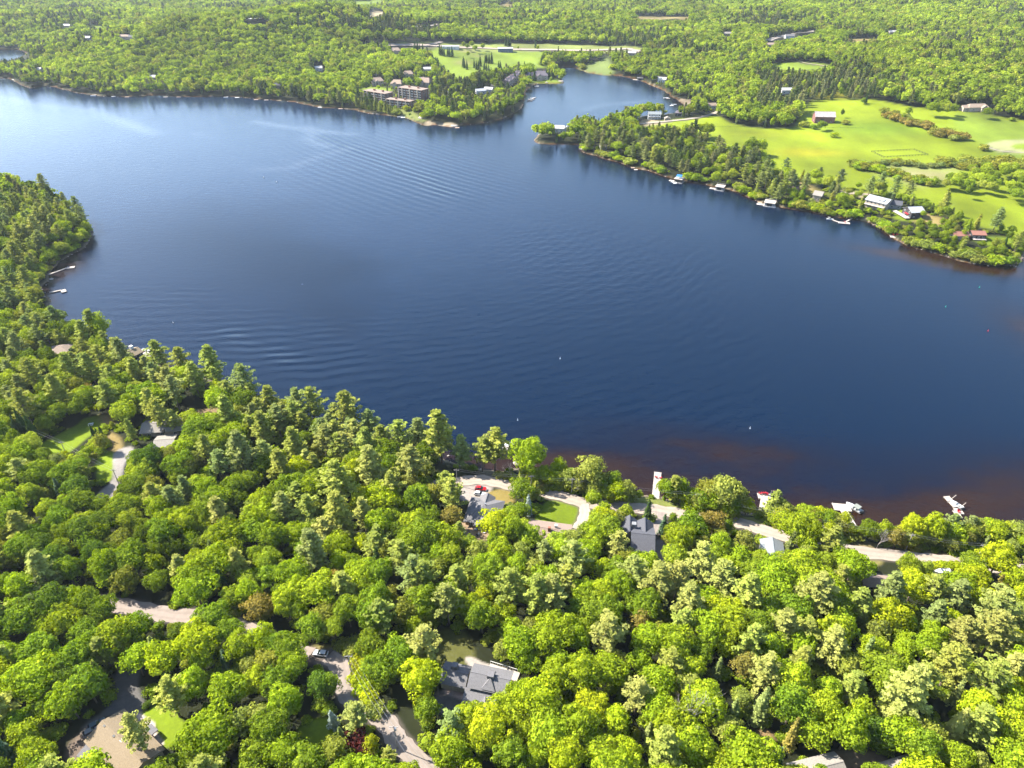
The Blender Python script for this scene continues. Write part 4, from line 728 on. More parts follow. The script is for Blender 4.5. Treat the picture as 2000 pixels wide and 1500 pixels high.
# fill the near woods
def fill(region, spacing, chooser, hmin, hmax, tag, jit=.32, base_clear=True):
    xs = np.arange(region[0], region[1], spacing); ys = np.arange(region[2], region[3], spacing*.87); X, Y = np.meshgrid(xs, ys); X[::2] += spacing/2
    Pt = np.stack([X.ravel(), Y.ravel()], 1) + RNG.normal(0, spacing*jit*.6, (X.size, 2))
    px, py, dep = project(Pt[:, 0], Pt[:, 1], 12.0); Pt = Pt[(px > -170) & (px < 2170) & (py < 1640) & (py > -30)]
    d = shore(Pt); Pt = Pt[d > 2.2]; d = shore(Pt); z = height(Pt, d); og = open_ground(Pt, .6)
    return Pt[~og], d[~og], z[~og]
Pt, d, z = fill((-420, 420, 70, 560), 7.7, None, 0, 0, '')
E = np.array([(t[1], t[2], KR[t[0]]*t[4]*t[6]) for t in TREES])
near = []
for (x, y), dd, zz in zip(Pt, d, z):
    if y > 330 and x > 0: continue
    kk = np.hypot(E[:, 0]-x, E[:, 1]-y) < E[:, 2]*.62 + 2.4
    if kk.any(): continue
    px, py, _ = project(x, y, zz)
    west = px < 520 and py < 720; head = py < 620
    r = RNG.random(); pp = .5 if head else (.45 if (dd < 28 and px < 980) else (.08 if py > 1000 else .12))
    strip_ = px > 1030 and dd < 16
    if r < pp: k, h, c, wd = 'pine', RNG.uniform(14, 19), RNG.choice(['yellow-green', 'grey-green', 'pale yellow-green'], p=[.5, .2, .3]), 1.3
    elif r < pp+.04: k, h, c, wd = 'spruce', RNG.uniform(9, 15), RNG.choice(['deep green', 'bluish green', 'grey-green']), 1.1
    elif r < pp+.26 or strip_: k, h, c, wd = 'airy', RNG.uniform(8, 12.5), stand(x, y, ['mid green', 'olive green', 'bronze' if RNG.random() < .2 else 'olive green', 'bright green', 'yellow-green', 'lime green', 'bright green']), 1.35
    else: k, h, c, wd = 'maple', RNG.uniform(9.5, 15.5), stand(x, y, ['dark green', 'mid green', 'mid green', 'bright green', 'bright green', 'lime green', 'golden green']), RNG.uniform(.85, 1.18)
    if strip_: h = min(h, RNG.uniform(6, 11))
    s = h/KH[k]
    if hides_clear(x, y, zz, h, KR[k]*s*wd): 
        for k, h in ((k, h*.7), ('airy', h*.5), ('shrub', RNG.uniform(3, 5)), ('shrub', 2.2), (None, 0)):
            if k is None: break
            s = h/KH[k]; wd = 1.2
            if not hides_clear(x, y, zz, h, KR[k]*s): break
        if k is None: continue
    near.append([k, x, y, zz, s, c, wd, False])
TREES += near
for _px in np.arange(1045, 2060, 9.0):
    for _py0 in range(2):
        q = np.array([np.interp(_px, SHX, SHY) for _ in (0,)])[0] + RNG.uniform(2, 15); a_ = _px + RNG.uniform(-5, 5); x, y, zz = ground(a_, q)
        if shore(np.array([[x, y]]))[0] < .6 or open_ground(np.array([[x, y]]), -1.5)[0]: continue
        k = RNG.choice(['airy', 'airy', 'maple', 'shrub', 'cedar']); h = {'airy': RNG.uniform(7, 11), 'maple': RNG.uniform(6, 10), 'shrub': RNG.uniform(3, 4.5), 'cedar': RNG.uniform(6, 9)}[k]
        c = RNG.choice(['olive green', 'bright green', 'yellow-green', 'mid green', 'golden green', 'lime green', 'bronze'], p=[.16, .25, .22, .16, .06, .1, .05]); wd = 1.45 if k != 'maple' else 1.0
        ok = False
        for f in (1, .7, .45):
            if not hides_clear(x, y, zz, h*f, KR[k]*h*f/KH[k]*wd): ok = True; break
        if ok: TREES.append([k, x, y, zz, h*f/KH[k], c, wd, False])
# right shore woods (nearer side), also placed one by one
Pt, d, z = fill((80, 760, 330, 900), 9.0, None, 0, 0, '')
for (x, y), dd, zz in zip(Pt, d, z):
    px, py, _ = project(x, y, zz)
    if px < 1030 or py < 262: continue
    if py > 560: continue
    kk = np.hypot(E[:, 0]-x, E[:, 1]-y) < E[:, 2]*.6 + 2.2
    if kk.any(): continue
    r = RNG.random(); low = px > 1640
    if r < (.40 if not low else .06): k, h, c, wd = 'pine', RNG.uniform(14, 20), RNG.choice(['yellow-green', 'grey-green']), 1.25
    elif r < (.50 if not low else .1): k, h, c, wd = 'cedar', RNG.uniform(9, 13), RNG.choice(['olive green', 'mid green', 'yellow-green']), 1.4
    elif r < .72: k, h, c, wd = 'airy', RNG.uniform(8, 12) if not low else RNG.uniform(6, 9), RNG.choice(['yellow-green', 'bright green', 'mid green', 'olive green']), 1.3
    else: k, h, c, wd = 'maple', RNG.uniform(10, 14) if not low else RNG.uniform(6, 9), RNG.choice(['mid green', 'bright green', 'yellow-green', 'dark green']), 1
    s = h/KH[k]
    if hides_clear(x, y, zz, h, KR[k]*s*wd):
        h = 3.5; k = 'shrub'; s = h/KH[k]
        if hides_clear(x, y, zz, h, KR[k]*s): continue
    TREES.append([k, x, y, zz, s, c, wd, False])
# ------------------------------------------------------------------ sort into individual trees and the joined woods
NAMES = {'maple': 'broadleaf_tree', 'airy': 'slender_tree', 'pine': 'pine_tree', 'spruce': 'spruce_tree', 'cedar': 'cedar_tree', 'shrub': 'shrub', 'bare_tree': 'bare_tree'}
for i in range(3):
    tm = bare(20+i); me = bpy.data.meshes.new('bare_trunk'); me.from_pydata(tm.v, [], tm.f); me.materials.append(M_DEAD); SPEC.setdefault('bare_tree', []).append((me, 15, 3))
def show(t):
    px, py, dep = project(t[1], t[2], t[3]+5)
    if not (-25 < px < 2025 and -10 < py < 1560): return -1
    return KR[t[0]]*t[4]*t[6]*KH[t[0]]*t[4]/dep**2 * (1.3 if t[7] else 1)
byk = {}
for t in TREES: byk.setdefault(t[0], []).append(t)
LIM = {'maple': 290, 'airy': 290, 'pine': 290, 'spruce': 290, 'cedar': 290, 'shrub': 290, 'bare_tree': 20}
INDIV = []; REST = []
for k, L_ in byk.items():
    L_.sort(key=lambda t: -show(t)); good = [t for t in L_ if show(t) > 0]
    INDIV += good[:LIM[k]]; REST += good[LIM[k]:] + [t for t in L_ if show(t) <= 0]
print('TREES', {k: len(v) for k, v in byk.items()}, 'indiv', len(INDIV), 'rest', len(REST))
# joined near-woods remainder uses the detailed crowns as instances
MARK = [('the brown-roofed bungalow',245,1440),('the dormered grey house',935,1335),('the gravel turning circle',640,1285),('the lane utility pole',775,1450),('the wooded lane',320,1198),('the bottom left corner',40,1460),
 ('the left paved drive',225,920),('the grey L-shaped roof',312,848),('the long left lawn',140,850),('the brown boathouse',262,690),('the white square dock',112,567),('the grey dock of the headland',125,525),('the headland tip',170,450),('the hill at the left edge',40,400),
 ('the open pine shore',460,760),('the waterside pine row',650,830),('the parked red car',940,955),('the large slate roof',940,1000),('the brown roof beside the lawn',1075,1030),('the mown corner lawn',1100,1005),('the bend of the shore road',1140,985),('the long chair dock',1284,950),
 ('the charcoal gabled roof',1250,1050),('the flag dock',1492,980),('the pale grey roof',1510,1075),('the canopy boat dock',1650,1000),('the boat lift dock',1862,990),('the right shore road',1740,1085),('the white trailer boat',1838,1118),('the bottom pale roofs',1680,1490),
 ('the bare fallen tree',1345,1380),('the big pale pine',1790,1350),('the lower right corner',1960,1430),('the woods above the dormer house',700,1150),('the right middle woods',1550,1270),('the dense left woods',120,1240),('the centre woods',480,1050),('the lane lawn',625,1435),
 ('the cottage on the point',1095,250),('the lone bushy field tree',1377,262),('the twin-crowned field tree',1475,290),('the old barn',1607,230),('the blue-awning boathouse',1323,350),('the square boathouse',1405,365),('the terraced boathouse',1500,395),('the long grey-roofed lake house',1718,392),('the red-porch cottage',1778,408),
 ('the small red-roofed cabin',1913,460),('the farmhouse at the wood edge',1905,210),('the fenced paddock',1755,300),('the brown wetland',1800,345),('the golf green',1990,288),('the white lake house at the bay',1287,230),('the three-storey apartment block',738,182),('the tall apartment block',805,185),('the lower apartment block',785,200),
 ('the golf meadow',930,125),('the bay point house',1058,145),('the row of dark townhouses',1000,158),('the highway',1000,97),('the wooded promontory',960,215),('the gable-roofed villas',790,150),('the bay marsh',1160,135)]
MW = [(n, *ground(a, b_)[:2]) for n, a, b_ in MARK]
KW = {'maple': 'rounded leafy tree', 'airy': 'slender airy-crowned tree', 'pine': 'tall layered pine', 'spruce': 'conical spruce', 'cedar': 'narrow cedar', 'shrub': 'low rounded shrub', 'bare_tree': 'bare leafless tree'}
ORD = ['', 'second', 'third', 'fourth', 'fifth', 'sixth', 'seventh', 'eighth', 'ninth', 'tenth', 'eleventh', 'twelfth', 'thirteenth', 'fourteenth', 'fifteenth', 'sixteenth', 'seventeenth', 'eighteenth', 'nineteenth', 'twentieth']
lab = {}
for t in INDIV:
    px, py, dep = project(t[1], t[2], t[3]+6); sc = 1000/dep
    best = min(MW, key=lambda m: (m[1]-t[1])**2 + (m[2]-t[2])**2); mp = project(best[1], best[2], 2); dx, dy = px-mp[0], py-mp[1]
    rel = ('beyond' if dy < 0 else 'in front of') if abs(dy)*1.3 > abs(dx) else ('left of' if dx < 0 else 'right of')
    key = (f"{t[5]} {KW[t[0]]}", rel, best[0]); lab.setdefault(key, []).append((math.hypot(t[1]-best[1], t[2]-best[2]), id(t), t))
LABEL = {}
for (a, rel, nm), L_ in lab.items():
    L_.sort(key=lambda q: q[0])
    for i, (_, _, t) in enumerate(L_):
        LABEL[id(t)] = f"{a} {rel} {nm}" + ('' if len(L_) == 1 else (', nearest' if i == 0 else f", {ORD[i] if i < 20 else str(i+1) + 'th'} nearest"))
GRP = {'maple': 'leafy trees of the near woods', 'airy': 'slender trees between the maples', 'pine': 'pines around the lake', 'spruce': 'spruces around the lake', 'cedar': 'cedars on the shores', 'shrub': 'shrubs and bushes', 'bare_tree': 'dead trees'}
for t in INDIV:
    k, x, y, zz, s, c, wd, ex = t; i = random.randrange(len(SPEC[k])); v = random.uniform(.88, 1.12)*1.32
    cc = (COLS[c][0]*1.06*v*random.uniform(.92, 1.08), COLS[c][1]*v, COLS[c][2]*v, 1)
    if k == 'bare_tree':
        o = bpy.data.objects.new('bare_tree', SPEC[k][i][0]); C.objects.link(o); root = o
    else:
        root = empty(NAMES[k], (x, y, zz))
        for nm, me in (('trunk', TRK[k][i]), ('crown', SPEC[k][i][0])):
            o = bpy.data.objects.new(nm, me); C.objects.link(o); o.parent = root; o.color = cc
    root.location = (x, y, zz-.1); root.rotation_euler = (random.gauss(0, .03), random.gauss(0, .03), random.uniform(0, 6.28))
    root.scale = (s*wd*random.uniform(.94, 1.06), s*wd, s)
    prop(root, LABEL[id(t)], {'shrub': 'shrub'}.get(k, 'tree'), GRP[k])
# ------------------------------------------------------------------ the far woods: one mass of trees
def scatter(name, coll, pts, idx, scl, label, kind='stuff'):
    me = bpy.data.meshes.new(name); me.vertices.add(len(pts)); me.vertices.foreach_set('co', pts.astype(np.float32).reshape(-1))
    for nm, ty, va_ in (('idx', 'INT', idx.astype(np.int32)), ('rot', 'FLOAT', RNG.uniform(0, 6.28, len(pts)).astype(np.float32))):
        a = me.attributes.new(nm, ty, 'POINT'); a.data.foreach_set('value', va_)
    a = me.attributes.new('scl', 'FLOAT_VECTOR', 'POINT'); a.data.foreach_set('vector', scl.astype(np.float32).reshape(-1))
    o = bpy.data.objects.new(name, me); C.objects.link(o); prop(o, label, 'woods', None, kind)
    ng = bpy.data.node_groups.new(name, 'GeometryNodeTree'); ng.interface.new_socket('Geometry', in_out='INPUT', socket_type='NodeSocketGeometry'); ng.interface.new_socket('Geometry', in_out='OUTPUT', socket_type='NodeSocketGeometry')
    N = ng.nodes; L = ng.links; gi = N.new('NodeGroupInput'); go_ = N.new('NodeGroupOutput'); ip = N.new('GeometryNodeInstanceOnPoints'); ci = N.new('GeometryNodeCollectionInfo')
    ci.inputs['Collection'].default_value = coll; ci.inputs['Separate Children'].default_value = True; ci.inputs['Reset Children'].default_value = True
    ip.inputs['Pick Instance'].default_value = True
    def na(nm, ty):
        n = N.new('GeometryNodeInputNamedAttribute'); n.data_type = ty; n.inputs[0].default_value = nm; return n.outputs[0]
    cx = N.new('ShaderNodeCombineXYZ'); L.new(na('rot', 'FLOAT'), cx.inputs[2])
    L.new(gi.outputs[0], ip.inputs['Points']); L.new(ci.outputs[0], ip.inputs['Instance']); L.new(na('idx', 'INT'), ip.inputs['Instance Index']); L.new(cx.outputs[0], ip.inputs['Rotation']); L.new(na('scl', 'FLOAT_VECTOR'), ip.inputs['Scale'])
    L.new(ip.outputs[0], go_.inputs[0]); md = o.modifiers.new('woods', 'NODES'); md.node_group = ng; return o
pts = []; idx = []; scl = []
def add_far(y0, y1, sp):
    hw = .86*(.834*y1+110); P_, d_, z_ = fill((-hw, hw, y0, y1), sp, None, 0, 0, '')
    px, py, dep = project(P_[:, 0], P_[:, 1], z_ + 10)
    keep = (px > -230) & (px < 2230) & (py > -30)
    keep &= ~((P_[:, 1] < 560) & (np.abs(P_[:, 0]) < 420) & ~((P_[:, 1] > 330) & (P_[:, 0] > 0)))         # the near woods
    keep &= ~((P_[:, 0] > 80) & (P_[:, 0] < 760) & (P_[:, 1] > 330) & (P_[:, 1] < 900) & (py > 255) & (px > 1030))
    P_, d_, z_, px, py = P_[keep], d_[keep], z_[keep], px[keep], py[keep]
    cand = []; con = noise(P_[:, 0]*2.2, P_[:, 1]*2.2, 5.0)
    for (x, y), dd, zz, cn, a, b_ in zip(P_, d_, z_, con, px, py):
        pc = np.clip(.16 + .42*cn, .02, .85)
        if dd < 26: pc = .38
        if 1480 < a < 1720 and 140 < b_ < 205: pc = .85
        if 560 < a < 740 and 180 < b_ < 215: pc = .75
        if 200 < a < 720 and 55 < b_ < 160: pc = .06
        if 1050 < a < 1330 and 100 < b_ < 150: pc = .15
        r = RNG.random()
        if r < pc: i = RNG.integers(5, 12) if dd > 40 else RNG.integers(7, 12); s = RNG.uniform(.65, 1.0)
        elif r < pc+.14: i = RNG.integers(12, 14); s = RNG.uniform(.7, 1.1)
        else: i = RNG.integers(0, 5); s = RNG.uniform(.85, 1.35)
        cand.append((x, y, zz, i, s))
    if not cand: return
    c = np.array(cand); Q = np.ones(len(c)); todo = np.ones(len(c), bool)
    for q in (1, .7, .45, .3, .2, 0):
        if q == 0: Q[todo] = 0; break
        ix = np.where(todo)[0]; t = c[ix]; bad = np.zeros(len(ix), bool)
        for f in (.97, .75, .5, .3):
            for sx in ((0,) if f > .9 else (-.9, 0, .9)):
                X, Y, _ = project(t[:, 0] + sx*4.6*t[:, 4]*q, t[:, 1], t[:, 2] + 14*t[:, 4]*q*f); pp_ = np.stack([X, Y], 1)
                for poly in CLEAR_PX: bad |= inside(pp_, poly)
        todo[ix[~bad]] = False; Q[ix[~bad]] = q
        if not todo.any(): break
    g = max(1, sp/9.0)
    for (x, y, zz, i, s), q in zip(c, Q):
        if q == 0: continue
        s = s*q; pts.append((x, y, zz-.3)); idx.append(int(i)); scl.append((s*g, s*g, s*min(g, 1.25)))
add_far(330, 1300, 8.6); add_far(1300, 2100, 9.5); add_far(2100, 3100, 11.5); add_far(3100, 4200, 17)
print('far trees', len(pts))
scatter('distant_forest', PROTO, np.array(pts), np.array(idx), np.array(scl), 'mixed green forest covering the hills and shores beyond the lake')
# leftovers of the near woods
NP = bpy.data.collections.new('near_prototypes'); order = ['maple', 'airy', 'pine', 'spruce', 'cedar', 'shrub']; st = {}
n = 0
for k in order:
    if k == 'bare_tree': continue
    st[k] = n
    for j, (me_, h_, r_) in enumerate(SPEC[k]):
        m2 = me_.copy(); m2.materials.clear(); m2.materials.append(M_LEAF_R if k in ('maple', 'airy', 'shrub') else M_NEED_R)
        o = bpy.data.objects.new(f'p{n:02d}', m2); NP.objects.link(o); n += 1
R2 = [t for t in REST if t[0] != 'bare_tree']
if R2: scatter('side_woods', NP, np.array([t[1:4] for t in R2]), np.array([st[t[0]] + random.randrange(len(SPEC[t[0]])) for t in R2]), np.array([(t[4]*t[6], t[4]*t[6], t[4]) for t in R2]), 'dense trees continuing the near woods at their edges')
# low undergrowth below the near trees
ug = []
for t in TREES:
    if t[2] > 620 or t[0] == 'shrub': continue
    for q in range(3): ug.append((t[1]+random.gauss(0, 4.5), t[2]+random.gauss(0, 4.5)))
ug = np.array(ug); d = shore(ug); ug = ug[d > 1.5]; ug = ug[~open_ground(ug, .3)]; z = height(ug); s = RNG.uniform(.5, 1.0, len(ug))
scatter('undergrowth', NP, np.column_stack([ug, z-.2]), np.full(len(ug), st['shrub']) + RNG.integers(0, 3, len(ug)), np.stack([s*1.3, s*1.3, s], 1), 'low green undergrowth beneath the near trees')
# ================================================================== buildings
def roofmat(n, c, sc=3.0, amp=.13): 
    m = mat(n, c, .9, .15, nscale=sc, namp=amp); nt = m.node_tree; b = nt.nodes['Principled BSDF']; tc = nt.nodes.new('ShaderNodeTexCoord')
    sp = nt.nodes.new('ShaderNodeSeparateXYZ'); nt.links.new(tc.outputs['Object'], sp.inputs[0]); fr = mathn(nt, 'FRACT', mathn(nt, 'MULTIPLY', sp.outputs['Z'], 4.5))
    bp = nt.nodes.new('ShaderNodeBump'); bp.inputs['Distance'].default_value = .03; bp.inputs['Strength'].default_value = .5; nt.links.new(fr, bp.inputs['Height']); nt.links.new(bp.outputs[0], b.inputs['Normal']); return m
R_BROWN = roofmat('brown_shingle', (.215,.165,.105)); R_GREY = roofmat('grey_shingle', (.150,.142,.142)); R_DARK = roofmat('charcoal_shingle', (.085,.085,.095)); R_TAN = roofmat('tan_shingle', (.25,.185,.145))
R_PALE = roofmat('pale_shingle', (.25,.225,.19)); R_LGREY = roofmat('light_grey_shingle', (.22,.235,.235)); R_PINK = roofmat('rose_beige_shingle', (.30,.225,.165)); R_METAL = mat('pale_metal_roof', (.36,.36,.36), .4, .5, nscale=.6, namp=.08)
R_WHITE = mat('white_roof', (.45,.43,.39), .6, .3, nscale=.5, namp=.08); R_RUST = roofmat('red_brown_shingle', (.26,.12,.085)); R_SLATE = roofmat('mauve_grey_shingle', (.13,.11,.125)); R_BARN = mat('weathered_barn_roof', (.36,.30,.28), .7, .3, nscale=.8, namp=.25)
W_CREAM = mat('cream_siding', (.42,.36,.24), .8, .2, nscale=1, namp=.08); W_TAN = mat('tan_siding', (.36,.29,.21), .8, .2, nscale=1, namp=.1); W_WHITE = mat('white_paint', (.62,.61,.58), .6, .3, nscale=1.5, namp=.05); W_DARK = mat('dark_stained_wood', (.05,.045,.045), .7, .2, nscale=2, namp=.2)
W_BRICK = mat('brown_brick', (.22,.115,.085), .9, .1, nscale=2.5, namp=.25); W_GREY = mat('grey_siding', (.22,.22,.22), .8, .2, nscale=1, namp=.1); W_BEIGE = mat('beige_stucco', (.45,.37,.29), .85, .15, nscale=.8, namp=.1); W_BARN = mat('red_brown_barn_board', (.20,.10,.085), .9, .1, nscale=1.5, namp=.25)
W_BLUE = mat('blue_grey_siding', (.10,.13,.18), .7, .2); STONE = mat('grey_stone', (.34,.32,.30), .95, .1, nscale=1.5, namp=.3, bump=.4); GLASS = mat('window_glass', (.02,.03,.04), .08, .8); WOOD = mat('weathered_deck', (.42,.36,.31), .9, .1, nscale=1.2, namp=.18)
WOODP = mat('pale_deck', (.44,.38,.32), .9, .1, nscale=1.2, namp=.12); WOODB = mat('brown_deck', (.34,.25,.18), .9, .1, nscale=1.2, namp=.15); BRICKC = mat('chimney_brick', (.26,.11,.07), .9, .1, nscale=5, namp=.2); METAL = mat('galvanised_metal', (.5,.5,.5), .35, .5, .6)
BLACK = mat('black_plastic', (.02,.02,.02), .5, .3); POLE = mat('weathered_pole', (.34,.30,.27), .9, .1, nscale=2, namp=.2); WIRE = mat('aluminium_wire', (.28,.28,.28), .6, .3); RED = mat('red_paint', (.50,.02,.03), .5, .4); HULLW = mat('white_gelcoat', (.70,.70,.69), .25, .5); CANV = mat('grey_canvas', (.22,.23,.20), .9, .1)
NAVY = mat('blue_awning', (.03,.16,.42), .7, .2); RUB = mat('tyre_rubber', (.02,.02,.02), .9, .1); CARW = mat('white_car_paint', (.68,.68,.68), .2, .6); CARR = mat('red_car_paint', (.45,.01,.015), .2, .6); CARG = mat('grey_car_paint', (.12,.17,.18), .2, .6); CARS = mat('silver_car_paint', (.42,.43,.44), .2, .6, .4)
def rect_px(p0, p1, p2, z):
    A, B, D = [ground(*p, z)[:2] for p in (p0, p1, p2)]; ux = B-A; w_ = np.linalg.norm(ux); ux = ux/w_; uy = np.array([-ux[1], ux[0]]); d = (D-B) @ uy
    c = (A+B)/2 + uy*d/2; return c, w_, abs(d), math.atan2(ux[1], ux[0])
def window(root, p, n_axis, w_, h, M=None):
    """framed window centred at p on a wall facing n_axis ('x+','x-','y+','y-')"""
    x, y, z = p; s = 1 if n_axis[1] == '+' else -1; f = MB(); g = MB(); a, b_ = w_/2, h/2; t = .09
    def bx(m, u0, u1, z0, z1, d0, d1):
        lo, hi = sorted((d0*s, d1*s))
        if n_axis[0] == 'y': m.box(x+u0, x+u1, y+lo, y+hi, z+z0, z+z1)
        else: m.box(x+lo, x+hi, y+u0, y+u1, z+z0, z+z1)
    bx(f, -a-t, -a, -b_-t, b_+t, -.02, .10); bx(f, a, a+t, -b_-t, b_+t, -.02, .10); bx(f, -a, a, b_, b_+t, -.02, .10); bx(f, -a, a, -b_-t, -b_, -.02, .12); bx(f, -.03, .03, -b_, b_, 0, .07)
    bx(g, -a, a, -b_, b_, -.01, .035)
    fo = f.build('window', M or W_WHITE, root); g.build('pane', GLASS, fo); return fo
def door(root, p, n_axis, w_=1.0, h=2.1, M=None, nm='door'):
    x, y, z = p; s = 1 if n_axis[1] == '+' else -1; m = MB(); lo, hi = sorted((-.02*s, .08*s))
    if n_axis[0] == 'y': m.box(x-w_/2, x+w_/2, y+lo, y+hi, z, z+h)
    else: m.box(x+lo, x+hi, y-w_/2, y+w_/2, z, z+h)
    return m.build(nm, M or W_WHITE, root)
def block(root, x0, x1, y0, y1, h, rise, axis='x', WM=None, RM=None, hip=0, z0=0, over=.5, wins=(2, 2, 1, 1), fl=1, base=-2.0, nm='roof', wm=None):
    WM = WM or W_CREAM; RM = RM or R_GREY; m = MB(); m.box(x0, x1, y0, y1, z0+base, z0+h)
    xm, ym = (x0+x1)/2, (y0+y1)/2
    if rise and not hip:
        if axis == 'x':
            for X in (x0, x1-.12): m.add([(X,y0,z0+h),(X,y1,z0+h),(X,ym,z0+h+rise),(X+.12,y0,z0+h),(X+.12,y1,z0+h),(X+.12,ym,z0+h+rise)], [(0,2,1),(3,4,5),(0,1,4,3),(1,2,5,4),(2,0,3,5)])
        else:
            for Y in (y0, y1-.12): m.add([(x0,Y,z0+h),(x1,Y,z0+h),(xm,Y,z0+h+rise),(x0,Y+.12,z0+h),(x1,Y+.12,z0+h),(xm,Y+.12,z0+h+rise)], [(0,1,2),(3,5,4),(0,3,4,1),(1,4,5,2),(2,5,3,0)])
    m.build('wall', WM, root)
    r = MB(); t = .14; e = z0+h; o = over
    if not rise: r.box(x0-o, x1+o, y0-o, y1+o, e, e+.28)
    else:
        sx, sy = (x1-x0)/2, (y1-y0)/2
        if axis == 'x':
            k = rise/sy; ez = e - o*k; hx = hip*sy
            a, b_, c, d = (x0-o,y0-o,ez), (x1+o,y0-o,ez), (x1+o,y1+o,ez), (x0-o,y1+o,ez); p, q = (x0-o*(0 if hip else 1)+hx,ym,e+rise), (x1+o*(0 if hip else 1)-hx,ym,e+rise)
            r.slab(a, b_, q, p, t); r.slab(c, d, p, q, t)
            if hip: r.tslab(d, a, p, t); r.tslab(b_, c, q, t)
        else:
            k = rise/sx; ez = e - o*k; hy = hip*sx
            a, b_, c, d = (x0-o,y0-o,ez), (x1+o,y0-o,ez), (x1+o,y1+o,ez), (x0-o,y1+o,ez); p, q = (xm,y0-o*(0 if hip else 1)+hy,e+rise), (xm,y1+o*(0 if hip else 1)-hy,e+rise)
            r.slab(d, a, p, q, t); r.slab(b_, c, q, p, t)
            if hip: r.tslab(a, b_, p, t); r.tslab(c, d, q, t)
        if axis == 'x': r.box(p[0], q[0], ym-.18, ym+.18, e+rise+.05, e+rise+.2)
        else: r.box(xm-.18, xm+.18, p[1], q[1], e+rise+.05, e+rise+.2)
    ro = r.build(nm, RM, root)
    for f in range(fl):
        zc = z0 + 1.6 + f*2.9
        if zc + .7 > z0+h: break
        for n, ax, y in ((wins[0], 'y-', y0), (wins[1], 'y+', y1)):
            for i in range(n): window(root, (x0+(x1-x0)*(i+.5)/n, y, zc), ax, min(1.5, (x1-x0)/n*.5), 1.1, wm)
        for n, ax, x in ((wins[2], 'x-', x0), (wins[3], 'x+', x1)):
            for i in range(n): window(root, (x, y0+(y1-y0)*(i+.5)/n, zc), ax, min(1.4, (y1-y0)/n*.5), 1.1, wm)
    return ro
def chimney(parent, x, y, z0, z1, w_=.8, M=None):
    m = MB(); m.box(x-w_/2, x+w_/2, y-w_/2, y+w_/2, z0, z1); c = m.build('chimney', M or BRICKC, parent); return c
def house_root(name, c, ang, label, cat='house', dz=0, group=None, z=None):
    if z is None: z = float(height(np.array([c]))[0])
    return prop(empty(name, (c[0], c[1], max(z, .4)+dz), ang), label, cat, group)
def R3(name, p0, p1, p2, h, rise, axis, label, WM, RM, **kw):
    c, w_, d, a = rect_px(p0, p1, p2, h); r = house_root(name, c, a, label); ro = block(r, -w_/2, w_/2, -d/2, d/2, h, rise, axis, WM, RM, **kw); return r, w_, d, ro
def loc(r, px, py, z):
    """photograph pixel at height z above a root's base -> the root's local x, y"""
    g = at0(px, py, r.location.z + z) - np.array(r.location[:2]); a = -r.rotation_euler.z; return g[0]*cos(a)-g[1]*sin(a), g[0]*sin(a)+g[1]*cos(a)
# --- the brown-roofed bungalow
r, w_, d, ro = R3('bungalow', (171,1447), (241,1391), (322,1457), 3.0, 1.8, 'y', 'large brown-roofed bungalow under the leaning pine at the bottom left', W_CREAM, R_BROWN, wins=(3, 2, 3, 2), over=.7)
for a, b_, M, s in ((207,1420,BLACK,.8), (225,1440,BLACK,.8), (240,1449,W_WHITE,.9)):
    x, y = loc(r, a, b_, 4.0); chimney(ro, x, y, 3.4, 4.9, s, M)
x, y = loc(r, 291, 1427, 2.7); MB().box(x-1.6, x+1.6, y-1.6, y+1.6, 2.2, 2.5).build('porch_roof', R_GREY, r); MB().box(x-1.5, x-1.3, y-1.5, y-1.3, -1, 2.2).box(x+1.3, x+1.5, y+1.3, y+1.5, -1, 2.2).build('porch_post', W_WHITE, r)
door(r, (w_/2, 0, .1), 'x+')
R3('garden_shed', (152,1477), (172,1453), (185,1466), 2.3, 0, 'x', 'flat-roofed dark shed behind the brown-roofed bungalow', W_DARK, R_GREY, wins=(0, 0, 1, 0), over=.25)
# --- the dormer house
r, w_, d, ro = R3('dormer_house', (929,1300), (999,1314), (981,1352), 5.6, 1.5, 'x', 'two-winged grey-roofed house with pyramid dormers and yellow siding', W_CREAM, R_GREY, wins=(0, 3, 1, 2), fl=2, over=.6)
for i in range(9): window(r, (-w_/2+ (i+.5)*w_/9, -d/2, 5.0), 'y-', w_/9*.62, .55)
x, y = loc(r, 959, 1320, 7.2); c = chimney(ro, x, y, 5.8, 8.2, 1.9, R_GREY); MB().box(x-.6, x+.6, y-1.0, y-.96, 7.0, 7.9).build('vent', BLACK, c) if 0 else None
lo = MB(); y0 = -d/2; lo.slab((-w_/2-1.2, y0-6.8, 3.0), (w_/2+.6, y0-6.8, 3.0), (w_/2+.6, y0+.0, 4.45), (-w_/2-1.2, y0, 4.45), .16); lr = lo.build('lower_roof', R_GREY, r)
MB().box(-w_/2+2.5, w_/2-.2, y0-5.0, y0-.02, -2, 3.15).build('lower_wall', W_CREAM, r)
for X in (-w_/2-.6, -w_/2+2, -w_/2+4.6): MB().box(X-.1, X+.1, y0-6.5, y0-6.3, -1, 3.0).build('porch_post', W_WHITE, r)
for X in np.linspace(-w_/2+4, w_/2-2, 5): window(r, (X, y0-5.0, 1.6), 'y-', 1.5, 1.7)
def pyramid(parent, x, y, z, s, hh):
    m = MB(); m.tslab((x-s, y-s, z), (x+s, y-s, z), (x, y+s*.4, z+hh), .1); m.tslab((x+s, y-s, z), (x+s*.3, y+s*2, z+.9), (x, y+s*.4, z+hh), .1); m.tslab((x-s*.3, y+s*2, z+.9), (x-s, y-s, z), (x, y+s*.4, z+hh), .1); m.box(x-s*.85, x+s*.85, y-s*.8, y-s*.7, z-.7, z+.1)
    return m.build('dormer', R_GREY, parent)
